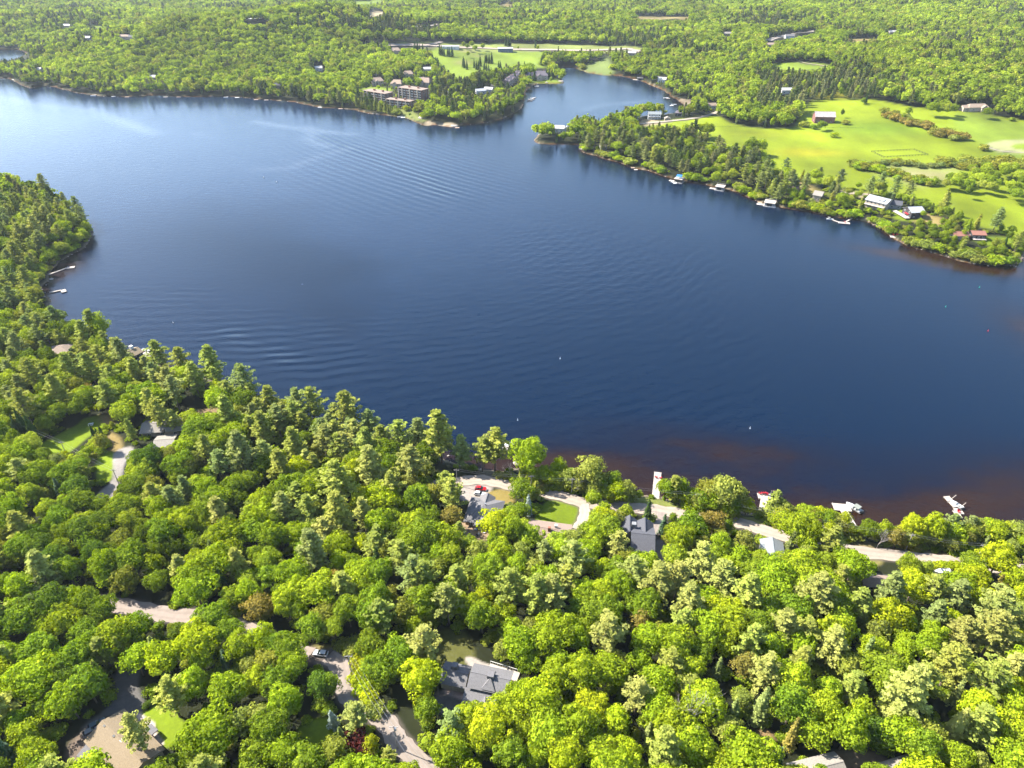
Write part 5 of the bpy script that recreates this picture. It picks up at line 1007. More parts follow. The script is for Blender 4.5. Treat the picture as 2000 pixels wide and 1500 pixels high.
x, y = loc(r, 954, 1347, 5.8); pyramid(ro, x, -d/2+1.6, 5.75, 2.0, 1.7)
x, y = loc(r, 951, 1369, 3.2); pyramid(lr, x, y0-4.6, 3.35, 2.1, 1.5)
c2, w2, d2, a2 = rect_px((873,1297), (919,1306), (910,1341), 3.2); cc = np.array(c2) - np.array(r.location[:2]); a = -r.rotation_euler.z; X, Y = cc[0]*cos(a)-cc[1]*sin(a), cc[0]*sin(a)+cc[1]*cos(a)
r2 = block(r, X-w2/2, X+w2/2-.3, Y-d2/2, Y+d2/2, 3.4, 1.5, 'x', W_CREAM, R_GREY, wins=(0, 2, 1, 0), over=.6, nm='garage_roof'); chimney(r2, X-.5, Y+1.2, 4.2, 6.3, 1.6, R_GREY)
for q in (-.5, .5): door(r, (X+q*w2*.45, Y-d2/2, 0), 'y-', 2.6, 2.3, W_TAN, 'garage_door')
# deck behind it with a railing
dc, dw, dd_, da = rect_px((958,1294), (1016,1311), (1014,1330), 1.0); t = prop(empty('terrace_deck', (*dc, float(height(np.array([dc]))[0])+.1), da), 'long pale terrace deck with railing behind the dormer house', 'deck')
MB().box(-dw/2, dw/2, -dd_/2, dd_/2, -.4, .45).build('deck_floor', WOODP, t)
for i in range(13):
    X = -dw/2 + dw*i/12; MB().box(X-.06, X+.06, dd_/2-.1, dd_/2, .45, 1.45).build('railing_post', W_WHITE, t)
MB().box(-dw/2, dw/2, dd_/2-.12, dd_/2+.02, 1.45, 1.53).build('handrail', W_WHITE, t)
# --- the large slate roof by the parked cars
r, w_, d, ro = R3('hip_roofed_house', (909,1013), (924,976), (980,989), 3.2, 2.6, 'y', 'large slate-grey hipped house beside the parked red car', W_TAN, R_GREY, wins=(2, 2, 3, 3), over=.8, hip=.9)
c2 = loc(r, 950, 1012, 3.2); block(r, c2[0]-4.4, c2[0]+3.2, c2[1]-3.6, c2[1]+3.6, 3.1, 1.8, 'x', W_TAN, R_GREY, wins=(1, 1, 2, 0), nm='wing_roof')
c2 = loc(r, 950, 978, 3.4); block(r, c2[0]-2.5, c2[0]+2.6, c2[1]-2.6, c2[1]+2.6, 3.15, 1.6, 'x', W_TAN, R_GREY, wins=(0, 0, 0, 1), nm='porch_roof')
x, y = loc(r, 948, 987, 5.2); chimney(ro, x, y, 4.6, 6.3, .5, METAL)
# --- brown roof beside the lawn
r, w_, d, ro = R3('brown_cottage', (1037,1019), (1114,1029), (1100,1058), 3.2, 1.7, 'x', 'low brown-roofed house with brick chimney beside the mown lawn', W_TAN, R_TAN, wins=(4, 4, 1, 1), over=.7)
for a, b_, M, h in ((1073,1035,BRICKC,6.4), (1086,1029,W_WHITE,6.0)):
    x, y = loc(r, a, b_, 5); chimney(ro, x, y, 3.9, h, 1.0, M)
# --- the charcoal gabled house
r, w_, d, ro = R3('gabled_house', (1233,1031), (1275,1035), (1273,1075), 4.4, 2.6, 'x', 'charcoal-roofed house with twin front gables by the shore road', W_GREY, R_DARK, wins=(3, 0, 2, 2), fl=1, over=.4)
for a, b_, ww, hh in ((1229,1029,6.4,2.5), (1259,1033,6.0,2.2)):
    x, y = loc(r, a, b_, 4.4); block(r, x-ww/2, x+ww/2, y-4.5, y+3.6, 4.2, hh, 'y', W_GREY, R_DARK, wins=(0, 2, 0, 0), nm='gable_roof', over=.35)
x, y = loc(r, 1217, 1025, 3.6); block(r, x-2.2, x+2.2, y-2.5, y+2.5, 3.4, 1.8, 'y', W_GREY, R_DARK, wins=(0, 1, 0, 0), nm='side_roof', over=.3)
x, y = loc(r, 1238, 1027, 6.0); chimney(ro, x, y, 3.6, 7.4, 1.6, W_GREY); x, y = loc(r, 1259, 1063, 5); chimney(ro, x, y, 4.4, 5.4, .5, BLACK)
# --- pale grey roof at the shore road
R3('grey_cottage', (1486,1057), (1526,1063), (1527,1093), 3.6, 1.7, 'y', 'small pale grey-roofed cottage below the shore road', W_GREY, R_LGREY, wins=(1, 1, 2, 2), over=.5)
# --- the L-shaped house on the left
r, w_, d, ro = R3('lshaped_house', (276,842), (288,822), (349,846), 3.4, 1.5, 'y', 'pale grey L-shaped house at the head of the paved drive', W_TAN, R_PALE, wins=(2, 2, 3, 3), over=.9)
r.name = 'long_roofed_house'
x, y = loc(r, 322, 862, 2.8); block(r, x-4, x+4, y-4, y+4, 2.8, 1.0, 'y', W_TAN, R_PALE, wins=(1, 0, 1, 1), nm='garage_roof', over=.5)
x, y = loc(r, 320, 843, 4.6); chimney(ro, x, y, 4.0, 5.7, .9, BLACK)
R3('hidden_house', (94,692), (103,676), (136,683), 6, 2.0, 'y', 'beige roof half hidden among pines near the left shore', W_TAN, R_PINK, wins=(1, 1, 1, 1), over=.5, hip=.8)
# --- boathouse over the water at the left
c, w_, d, a = rect_px((248,699), (278,687), (271,675), 5.5); r = house_root('boathouse', c, a, 'dark brown-roofed boathouse with white windows over the left bay', 'boathouse', z=.4)
block(r, -w_/2, w_/2, -d/2, d/2, 5.2, 1.4, 'x', W_DARK, R_BROWN, wins=(3, 3, 1, 1), fl=2, over=.5, base=-1.5); x, y = loc(r, 257, 681, 6.6); chimney(r, x, y, 5.6, 8.4, 1.7, W_WHITE)
t = MB(); t.box(w_/2+.1, w_/2+5.5, -d/2, d/2-1, .3, .55).build('side_deck', WOODP, r)
# --- two pale roofs cut by the lower edge, and the sliver by the road
R3('pale_roofed_house', (1541,1494), (1628,1473), (1660,1512), 3.4, 1.2, 'x', 'pale grey shingled roof at the bottom edge, left of the other', W_TAN, R_PALE, wins=(2, 2, 1, 1), over=.6)
R3('flat_roofed_house', (1706,1497), (1800,1470), (1824,1515), 3.6, 1.0, 'x', 'smooth pale roof at the bottom edge under overhanging maples', W_TAN, R_PALE, wins=(2, 2, 1, 1), over=.6)
R3('roadside_house', (1680,1121), (1738,1129), (1732,1146), 3.0, 1.2, 'x', 'brown-grey roof between trees below the right stretch of road', W_TAN, R_TAN, wins=(2, 2, 1, 1), over=.5)
# ------------------------------------------------------------------ the apartment blocks
def apartment(p0, p1, p2, floors, bays, label):
    H = floors*3.05 + .4; c, w_, d, a = rect_px(p0, p1, p2, H); r = house_root('apartment_block', c, a, label, 'apartment block', group='apartment blocks on the far shore')
    MB().box(-w_/2, w_/2, -d/2, d/2, -3, H).build('wall', W_BRICK, r); ro = MB().box(-w_/2-.7, w_/2+.7, -d/2-1.8, d/2+.5, H, H+.45).build('roof', R_TAN, r)
    for k in (.33, .72): chimney(ro, -w_/2+w_*k, 0, H+.4, H+2.6, 2.2, W_BRICK)
    for i in range(bays+1):
        X = -w_/2 + w_*i/bays
        if i % 2 == 1 or i == 0: MB().box(X-.65, X+.65, -d/2-2.0, -d/2+.05, -2, H+.2).build('pilaster', W_BEIGE, r)
    for f in range(floors):
        z = .5 + f*3.05
        for i in range(bays):
            X = -w_/2 + w_*(i+.5)/bays; hw = w_/bays*.36; b_ = MB().box(X-hw, X+hw, -d/2-1.6, -d/2, z-.15, z+.05).build('balcony', W_BEIGE, r)
            MB().box(X-hw, X+hw, -d/2-1.62, -d/2-1.54, z+.05, z+1.05).build('railing', METAL, b_)
            window(r, (X, -d/2, z+1.3), 'y-', hw*1.3, 1.9)
        for q in (-.22, .2): window(r, (w_/2, d*q, z+1.5), 'x+', 1.4, 1.3)
apartment((711,177), (753,183.5), (767,179.5), 3, 6, 'long three-storey brick apartment block with white pilasters, leftmost of three')
apartment((779,171.5), (823.5,177), (837,173), 4, 6, 'tallest brick apartment block, four storeys with white pilasters')
apartment((755,194), (801,199), (812,196), 3, 6, 'lowest brick apartment block, closest to the water, with white pilasters')
# ------------------------------------------------------------------ far houses: base pixel, size in metres, turn in degrees
def hz_(name, px, py, w_, d, ang, h, rise, axis, WM, RM, label, cat='house', hip=0, extra=None, wins=(2, 2, 1, 1), fl=1, dz=0, group=None):
    g = ground(px, py); r = house_root(name, g[:2], radians(ang), label, cat, dz, group); ro = block(r, -w_/2, w_/2, -d/2, d/2, h, rise, axis, WM, RM, hip=hip, wins=wins, fl=fl)
    for e in (extra or ()): block(r, *e, nm='wing_roof', WM=WM, RM=RM, wins=(1, 1, 0, 0))
    return r, ro
def villa(px, py, ang, label, RM=R_PINK, WM=W_BEIGE, s=1.0, h=6.5, grp='villas among trees behind the apartments'):
    r, ro = hz_('villa', px, py, 15*s, 11*s, ang, h, 3.6*s, 'x', WM, RM, label, hip=.5, wins=(3, 2, 2, 2), fl=2, extra=[(-4*s, 1.5*s, -8.2*s, -4.9*s, h-.8, 2.2*s, 'y')], group=grp); chimney(ro, 3*s, 1, h+1, h+4.2*s, 1.1, BRICKC if WM is not W_WHITE else W_WHITE); return r
villa(738,166,15,'turreted beige villa with rose roof, left and nearest of the villas',s=1.1); villa(741,149,20,'smaller rose-roofed villa directly behind the turreted one',s=.8); villa(777,171,-15,'broad-gabled beige villa just behind the tall apartment block',s=1.15)
villa(798,152,5,'rose-hipped villa in the middle of the tree-filled hillside',s=1.0); villa(832,168,-25,'wide brown-roofed villa right of the tall apartment block',R_TAN,s=1.35); villa(773,106,10,'highest villa on the hillside below the highway',s=1.1); villa(789,114,-10,'small villa under the highest one, below the highway',s=.8); villa(763,126,30,'half-hidden villa between the upper and lower groups',s=1.0); villa(825,164,10,'long low pale villa beside the carpark firs',R_PALE,s=.8)
hz_('clubhouse', 834, 140, 26, 9, 8, 4.5, 2.5, 'x', W_WHITE, R_WHITE, 'long white-roofed low building at the edge of the golf meadow', 'clubhouse')
for i, (a, b_, an) in enumerate([(992,166,40),(999,161,40),(1006,156,40),(1013,151,20)]): villa(a, b_, an, f"dark-roofed townhouse by the bay, {['nearest', 'second', 'third', 'farthest'][i]} in its row", R_SLATE, W_BEIGE, .8, 7, 'row of dark-roofed townhouses')
villa(1056,153,0,'mauve-roofed lakeside villa with arched front on the bay point',R_SLATE,W_BEIGE,1.45,5.5,None); villa(1036,154,10,'twin-gabled dark-roofed villa behind firs near the bay point',R_SLATE,W_BEIGE,.9,6,None)
hz_('white_roofed_house', 938, 182, 14, 10, 20, 4, 2, 'x', W_WHITE, R_METAL, 'metal-roofed white house above the wooded promontory, left one'); hz_('white_roofed_house', 955, 179, 12, 9, -15, 4, 2.2, 'x', W_WHITE, R_WHITE, 'bright white-roofed house above the wooded promontory, right one'); hz_('low_bungalow', 968, 171, 14, 9, 5, 3.2, 1.6, 'x', W_BEIGE, R_PALE, 'pale low roof just behind the promontory trees', hip=.6)
r, ro = hz_('highway_depot', 987, 101, 26, 12, 3, 6.0, 1.2, 'x', W_BLUE, R_WHITE, 'blue-grey long depot with white roof beside the highway', 'depot', wins=(5, 0, 0, 0))
hz_('roadside_store', 880, 95, 30, 12, 2, 4.5, .8, 'x', W_WHITE, R_WHITE, 'long white flat building on the far side of the highway', 'store')
hz_('point_cottage', 1093, 257, 11, 9, -12, 4.6, 2.4, 'x', W_WHITE, R_WHITE, 'white-roofed cottage hidden in the trees of the point', extra=[(5.5, 11, -3, 4, 4.2, 2.0, 'y')])
r, ro = hz_('lake_house', 1277, 232, 15, 9, -4, 5.8, 2.0, 'x', W_WHITE, R_LGREY, 'two-storey white lake house with balcony by the bay', wins=(5, 4, 1, 1), fl=2, dz=.6); 
b_ = MB().box(-7.3, 7.3, -6.8, -4.6, 2.9, 3.1).build('balcony', W_WHITE, r)
for X in (-7, -3.5, 0, 3.5, 7): MB().box(X-.15, X+.15, -6.7, -6.4, -1, 5.6).build('porch_post', W_WHITE, r)
hz_('detached_garage', 1303, 235, 6.5, 6, -4, 2.6, 1.6, 'y', W_TAN, R_PALE, 'small pale garage beside the white lake house', 'garage', wins=(1, 0, 0, 0)); hz_('dark_lake_house', 1328, 226, 11, 9, -18, 4, 2.4, 'x', W_DARK, R_SLATE, 'dark-roofed brown house at the bay corner', hip=.4)
hz_('garden_shed', 1241, 237, 5, 4, 10, 2.3, 1.2, 'x', W_TAN, R_PALE, 'small shed half hidden left of the white lake house', 'shed', wins=(1, 0, 0, 0))
r, ro = hz_('barn', 1607, 238, 22, 12, -6, 7, 4.2, 'x', W_BARN, R_BARN, 'old red-brown barn with weathered metal roof in the field', 'barn', wins=(3, 0, 1, 0)); door(r, (-3, -6, 0), 'y-', 4, 4.5, W_DARK, 'barn_door')
r, ro = hz_('farmhouse', 1905, 215, 24, 10, 4, 4.2, 3.0, 'x', W_BEIGE, R_PINK, 'sprawling rose-roofed farmhouse at the wood edge', hip=.6, extra=[(-18, -10, -4, 4, 3.6, 2.2, 'x'), (2, 9, -8, -4.9, 4.0, 2.6, 'y')])
# right shore
r, w_, d, ro = R3('lakeside_house', (1691,390), (1730,400), (1739,388), 6, 2.2, 'x', 'long two-storey house with bright metal roof on the right shore', W_BEIGE, R_METAL, wins=(5, 3, 1, 1), fl=2, over=.7); MB().box(-w_/2, w_/2, -d/2-2.4, -d/2-.02, 2.7, 2.95).build('balcony', WOODP, r); x, y = 3, -d/4; MB().slab((x-2.5, y-2, 7.2), (x+2.5, y-2, 7.2), (x+2.5, y+2, 8.3), (x-2.5, y+2, 8.3), .2).build('dormer', R_METAL, ro)
r, w_, d, ro = R3('porch_cottage', (1764,406), (1781,416), (1796,407), 5.5, 2.4, 'y', 'pale-roofed cottage with red porch and wide deck on the right shore', W_DARK, R_METAL, wins=(2, 1, 2, 2), fl=2, over=.7); MB().box(-w_/2-7, w_/2, -d/2-4, -d/2-.02, .6, .9).build('deck_floor', WOODP, r); MB().box(-1.5, 3, -d/2-1.0, -d/2-.1, 2.7, 3.4).build('porch', RED, r)
hz_('grey_garage', 1747, 405, 9, 8, -25, 3.6, 2.2, 'x', W_GREY, R_DARK, 'small dark-roofed building between the two lakeside houses', 'garage'); r, w_, d, ro = R3('red_roofed_cabin', (1901,458), (1926,460), (1924,452), 3.6, 1.6, 'x', 'small red-roofed cabin with porch on the right shore', W_DARK, R_RUST, wins=(3, 1, 1, 1), over=.6); MB().box(-w_/2, w_/2, -d/2-3, -d/2-.02, .6, .8).build('porch', WOOD, r)
hz_('rust_roofed_shed', 1871, 464, 11, 8, 0, 3, 1.8, 'x', W_TAN, R_RUST, 'rust-roofed shed hidden in bushes left of the red-roofed cabin', 'shed'); R3('beige_lake_house', (1588,381), (1604,384), (1612,376), 5, 2.2, 'x', 'beige-roofed house hidden in pines left of the sandy track', W_TAN, R_PALE, wins=(2, 2, 1, 1), over=.6); hz_('beige_lake_house', 1545, 378, 10, 9, -20, 5, 2.4, 'x', W_TAN, R_TAN, 'tan house deep in the trees above the terrace boathouse'); hz_('stone_cottage', 1178, 291, 7, 6, 10, 3.5, 1.6, 'x', STONE, R_PALE, 'small stone cottage among the headland pines')
def boathouse(px, py, ang, s, label, top, awn=None):
    g = at0(px, py, .3); r = prop(empty('boathouse', (*g, .35), radians(ang)), label, 'boathouse', 'boathouses along the right shore'); a = 4.2*s
    MB().box(-a, a, -a, a, -2.2, .25).build('crib', STONE, r); MB().box(-a*.8, a*.8, -a*.8, a*.8, .25, 3.1).build('wall', W_DARK if awn else W_GREY, r); door(r, (0, -a*.8, .3), 'y-', a*.9, 2.3, BLACK, 'boat_door'); window(r, (a*.8, 0, 1.7), 'x+', 1.2, 1.1)
    MB().box(-a*.95, a*.95, -a*.95, a*.95, 3.1, 3.3).build('sun_deck', top, r); rl = MB()
    for X in (-.92, -.3, .3, .92):
        for Y in (-.92, .92): rl.box(a*X-.06, a*X+.06, a*Y-.06, a*Y+.06, 3.3, 4.3)
    for Y in (-.92, .92): rl.box(-a*.95, a*.95, a*Y-.05, a*Y+.05, 4.25, 4.36)
    rl.build('railing', W_WHITE, r)
    if awn: MB().slab((-a*.7, -a*.5, 5.0), (a*.5, -a*.5, 5.0), (a*.5, a*.6, 5.9), (-a*.7, a*.6, 5.9), .1).tube((0, 0, 3.3), (0, 0, 5.3), .08).build('awning', awn, r)
    MB().box(-a*2.2, -a-.02, -a*.6, a*.3, -.1, .15).build('side_deck', WOODP, r)
boathouse(1326,355,-30,1.0,'boathouse with a bright blue awning on the right shore', WOOD, NAVY); boathouse(1406,370,-28,1.0,'square stone boathouse with roof terrace, middle of three', WOODP); boathouse(1503,401,-25,1.15,'widest boathouse with pale terrace above the water', WOODP); boathouse(1250,156,-10,1.2,'grey boathouse on the far side of the bay', R_GREY)
for i, (a, b_, w_, d, an, RM, lb) in enumerate([(623,138,11,9,15,R_WHITE,'white gabled house alone in the wooded hill'), (545,172,10,8,0,R_DARK,'dark cabin low among the north shore trees, below the hill'), (299,156,10,8,5,R_WHITE,'white cottage in the north shore trees near the middle docks'), (79,141,10,8,-20,R_WHITE,'pale house in the trees of the far left point'),
    (245,76,16,10,0,R_PINK,'orange-roofed house in the distant settlement'), (262,77,14,9,10,R_GREY,'grey house right of the orange-roofed one in the settlement'), (172,78,12,8,0,R_WHITE,'white house left end of the distant settlement'), (132,54,16,10,0,R_WHITE,'white-roofed farm far above the left bay'), (214,73,8,8,0,R_WHITE,'narrow white house before the orange-roofed one'),
    (1293,160,12,10,-20,R_WHITE,'white house on the far bank of the bay'), (1278,155,10,8,10,R_WHITE,'pale cottage left of the white house across the bay'), (1506,92,14,9,0,R_PINK,'rose-roofed house in the woods below the distant road'), (1541,75,16,9,0,R_GREY,'grey house beside the distant road'), (1534,92,10,8,0,R_PINK,'small house right of the rose-roofed one'),
    (1741,67,16,9,10,R_WHITE,'pale farmhouse left of the distant clearing'), (1534,182,14,8,4,R_WHITE,'white building in the brown pines north of the barn'), (1234,108,13,9,-10,R_WHITE,'pale roadside house where the highway leaves the woods'), (1420,70,14,9,0,R_PALE,'pale roof deep in the central woods'), (1389,212,10,8,10,R_PINK,'rose roof at the upper end of the farm track'), (497,42,36,14,0,R_WHITE,'large pale warehouse in the distant clearing'), (66,142,9,7,0,R_GREY,'grey cottage beside the pale house of the left point')]):
    hz_('distant_house', a, b_, w_, d, an, 4.5 if i != 19 else 6, 2.4, 'x', W_BEIGE if i % 3 else W_WHITE, RM, lb, group=None)
# ================================================================== docks
def dock(pieces, label, M=None, nm='dock', group=None, planks=True, posts=True):
    """pieces: (pixel a, pixel b, width in metres); the deck runs from a to b just above the water"""
    M = M or WOODP; A0 = at0(*pieces[0][0], .6); r = prop(empty(nm, (*A0, 0)), label, 'dock', group)
    for a, b_, wd in pieces:
        A = at0(*a, .6) - A0; B = at0(*b_, .6) - A0; L = np.linalg.norm(B-A); t = (B-A)/L; n = np.array([-t[1], t[0]]); m = MB(); pl = .5 if planks else L
        k = max(1, int(L/pl))
        for i in range(k):
            s0, s1 = L*i/k, L*(i+1)/k - (.05 if planks else 0); c = [A+t*s0-n*wd/2, A+t*s1-n*wd/2, A+t*s1+n*wd/2, A+t*s0+n*wd/2]; z = .52 + random.uniform(-.012, .012); m.prism([tuple(p) for p in c], z, z+.07)
        m.build('deck', M, r, kind='stuff' if planks else None)
        b2 = MB()
        for q in (-.42, .42):
            c = [A-n*wd*(q-.03), A-n*wd*(q+.03), B-n*wd*(q+.03), B-n*wd*(q-.03)]; b2.prism([tuple(p) for p in c], .22, .5)
        b2.build('stringer', WOOD, r)
        if posts:
            for s_ in np.linspace(.3, L-.3, max(2, int(L/5))):
                for q in (-.5, .5): p = A+t*s_+n*wd*q; MB().tube((*p, -2), (*p, .9), .09).build('post', WOOD, r)
    return r
dock([((1280,975),(1285,922),3.0),((1279,981),(1280,974),1.6)],'long straight grey dock with two red chairs')
dock([((1487,1012),(1494,970),3.0),((1480,968),(1506,970),3.2)],'T-shaped dock with red chairs and a small flag')
dock([((1668,1030),(1646,993),3.0),((1627,989),(1662,992),4.2)],'white T-shaped dock with a canopy boat moored')
dock([((1876,1012),(1866,992),1.6),((1868,990),(1848,969),2.6),((1862,1000),(1882,1001),1.8)],'zigzag dock with a boat lift, rightmost of the near shore',WOODP)
dock([((96,571),(119,566.5),1.4),((119,569),(129,566.5),4.6)],'bright square-ended dock on the left shore',WOODP)
dock([((94,536),(130,523),1.3),((130,523),(146,521),3.2)],'narrow grey dock with small platform under the headland',WOOD)
dock([((985,880),(990,866),2.6)],'dock tip poking out behind a tall lakeside pine')
dock([((1664,426),(1650,434),1.3),((1637,434),(1660,436),3.6),((1640,434),(1626,429),1.2)],'branching white dock below the long metal-roofed house')
dock([((1768,464),(1738,461),5.0)],'broad deck dock with red chairs under the bushes')
dock([((1030,196),(1046,190),2.0),((1030,193),(1044,194),2.0),((1030,198),(1040,196),2.0)],'marina finger docks at the mouth of the bay')
FD = [(10,148,'first dock at the far left point'),(28,155,'second dock by the far left point'),(68,166,'dock under the dark shore tree'),(100,163,'dock on the north shore, left part'),(116,165,'second of the left docks on the north shore'),(146,177,'dock beside the sandy left bank'),(184,185,'boat-sized dock at the bank below the pines'),(222,188,'dock at the small open lawn'),
 (248,189,'dock right of the small open lawn'),(323,189,'pale dock under the tall north shore trees'),(349,189,'reddish dock right of the pale one'),(412,187,'dock in the middle of the north shore'),(441,189,'dock right of the middle one'),(463,190,'white dock before the shaded bank'),(500,194,'dock where the north shore starts bending'),(520,195,'dock at the bend of the north shore'),
 (625,209,'dock below the cedar row'),(665,212,'white dock right of the cedar row'),(738,222,'broad dock with white boats under the apartments'),(787,229,'second apartment dock with white boats'),(893,249,'small dock at the promontory beach'),(985,228,'dock at the shaded tip of the promontory'),(1048,168,'flat rock dock by the bay villas'),(1232,149,'dock beside the bay boathouse'),(1262,158,'white dock across the bay'),
 (1277,164,'dock under the bay pines'),(1296,173,'dock at the bay corner'),(1305,192,'long thin dock at the bay beach'),(1312,206,'boat dock below the dark-roofed house'),(1236,327,'wooden dock under the headland cedars'),(1242,331,'lower dock under the headland cedars'),(1318,357,'deck beside the blue-awning boathouse'),(1484,395,'dock left of the widest boathouse')]
for i, (a, b_, lb) in enumerate(FD):
    s = 6 if a < 1200 else 5; dock([((a-s*.7, b_+.2),(a+s*.7, b_),2.6 + (i % 3)*.6)], lb, [WOODP, W_WHITE, WOODB][i % 3 if a != 349 else 2], planks=False, posts=False, group='small docks on the far shores')
# ================================================================== boats, chairs, cars
def boat(x, y, ang, L, label, canopy=None, z=.0, cover=False, group=None):
    r = prop(empty('motor_boat', (x, y, z), ang), label, 'boat', group); n = 9; W_ = L*.19; st = []
    for i in range(n):
        t = i/(n-1); hw = W_*(1 if t < .45 else max(.02, 1-((t-.45)/.55)**2.0)); xx = -L/2 + L*t; sh_ = .75 + .25*t*t
        st.append([(xx, -hw, sh_), (xx, -hw*.8, .1), (xx, 0, -.25+.3*t**3), (xx, hw*.8, .1), (xx, hw, sh_)])
    m = MB(); v = [p for s_ in st for p in s_]; f = [(i*5+j, (i+1)*5+j, (i+1)*5+j+1, i*5+j+1) for i in range(n-1) for j in range(4)] + [(0, 1, 2, 3, 4)]; m.add(v, f); m.build('hull', HULLW, r)
    dk = MB(); v = [st[i][0] for i in range(4, n)] + [st[i][4] for i in range(n-1, 3, -1)]; v = [(a, b_, c-.02) for a, b_, c in v]; dk.add(v, [tuple(range(len(v)))]); dk.build('foredeck', HULLW, r)
    MB().box(-L*.42, L*.02, -W_*.8, W_*.8, .28, .36).build('cockpit_floor', CANV, r)
    for X in (-L*.36, -L*.12): MB().box(X-.35, X+.35, -W_*.7, W_*.7, .36, .72).build('seat', RED if canopy == 'red' else W_WHITE, r)
    MB().slab((L*.04, -W_*.8, .85), (L*.04, W_*.8, .85), (-L*.02, W_*.7, 1.35), (-L*.02, -W_*.7, 1.35), .04).build('windshield', GLASS, r)
    MB().box(-L*.5-.4, -L*.5, -.25, .25, .2, 1.1).build('outboard_motor', BLACK, r)
    if canopy: MB().slab((-L*.34, -W_, 1.9), (L*.02, -W_, 1.9), (L*.02, W_, 1.9), (-L*.34, W_, 1.9), .07).tube((-L*.3, -W_*.9, .7), (-L*.3, -W_*.9, 1.9), .03).tube((-L*.3, W_*.9, .7), (-L*.3, W_*.9, 1.9), .03).tube((0, -W_*.9, .8), (0, -W_*.9, 1.9), .03).tube((0, W_*.9, .8), (0, W_*.9, 1.9), .03).build('canopy', CANV, r)
    return r
def bpx(px, py, deg, L, label, **k): g = at0(px, py, .5); return boat(g[0], g[1], radians(deg), L, label, **k)
bpx(1668,991,125,7.0,'white boat with grey canopy moored at the T-shaped dock',canopy='grey'); b_ = bpx(1868,985,118,5.6,'white boat raised on the boat lift dock')
g = at0(1868,985,.5); lf = prop(empty('boat_lift', (*g, 0), radians(28)), 'metal boat lift with two long guide arms beside the zigzag dock', 'boat lift')
for Y, e in ((2.6, 3.2), (-2.2, 2.4)): MB().tube((-1.6, Y, .6), (e, Y+.2, 2.0), .12).build('guide_arm', WOODP, lf); MB().tube((-1.6, Y, -2), (-1.6, Y, 1.5), .1).build('lift_post', METAL, lf)
bpx(287,684,-12,7.5,'white boat moored beyond the brown boathouse'); bpx(993,868,200,5.5,'white boat at the dock tip behind the pine'); bpx(1621,428,-20,5.5,'white boat at the end of the branching dock',canopy='grey')
for i, (a, b_, dg, L, lb) in enumerate([(733,220.5,5,8,'white boat at the left apartment dock'),(746,221.5,-10,7,'second white boat at the left apartment dock'),(782,228,20,8,'white boat at the right apartment dock'),(794,228,0,7,'small white boat nearer the right apartment dock'),(1301,191,10,8,'white boat at the thin beach dock'),(1316,204,0,8,'white boat below the dark-roofed house'),
    (1036,194,0,7,'boat between the marina docks, nearest'),(1040,191.5,5,7,'boat between the marina docks, farthest'),(1260,157,10,8,'white boat across the bay'),(182,186.5,0,7,'white boat on the left north shore'),(441,190,5,6,'small boat in the middle of the north shore'),(1316,356,-30,6,'boat beside the blue-awning boathouse'),(1508,404,-20,6,'boat below the widest boathouse')]): bpx(a, b_, dg, L, lb, group='boats moored on the far shores')
def chair(x, y, z, ang, label, group, s=1.25):
    r = prop(empty('deck_chair', (x, y, z), ang, s), label, 'chair', group); MB().slab((-.3, -.3, .38), (.3, -.3, .38), (.3, .32, .28), (-.3, .32, .28), .05).build('seat', RED, r); MB().slab((-.3, .3, .3), (.3, .3, .3), (.34, .65, 1.0), (-.34, .65, 1.0), .05).build('backrest', RED, r)
    for X in (-.36, .36): MB().box(X-.08, X+.08, -.4, .4, .55, .6).build('armrest', RED, r)
    for X in (-.34, .34):
        for Y in (-.34, .3): MB().box(X-.04, X+.04, Y-.04, Y+.04, 0, .55).build('leg', RED, r)
for i, (a, b_, an, lb) in enumerate([(1281.5,933,2.6,'red deck chair left of its pair on the long dock'),(1290,935,3.3,'red deck chair right of its pair on the long dock'),(1484,965,2.5,'red chair at the corner of the flag dock'),(1489,964.5,3.0,'second red chair from the corner of the flag dock'),(1493,964.5,3.3,'third red chair from the corner of the flag dock'),(1497,966,3.8,'red chair closest to the flag'),
    (1872,1001,0,'red chair on the lower arm of the zigzag dock'),(1650,435,1,'red chair on the branching dock'),(1745,460,2,'red chair on the broad deck dock'),(1752,460,2.6,'second red chair on the broad deck dock')]): g = at0(a, b_, .6); chair(g[0], g[1], .62, an, lb, 'red chairs on the docks', 1.25 if i < 7 else 1.6)
g = at0(1504,969,.6); fl = prop(empty('flag', (*g, .6)), 'small red and white flag on a pole at the dock end', 'flag'); MB().tube((0, 0, 0), (0, 0, 3.2), .05).build('flagpole', W_WHITE, fl)
for k, (x0, x1) in enumerate(((.05, .4), (.4, 1.1), (1.1, 1.45))): MB().box(x0, x1, -.02+.03*k, .02+.03*k, 2.3, 3.1).build('cloth', W_WHITE if k == 1 else RED, fl)
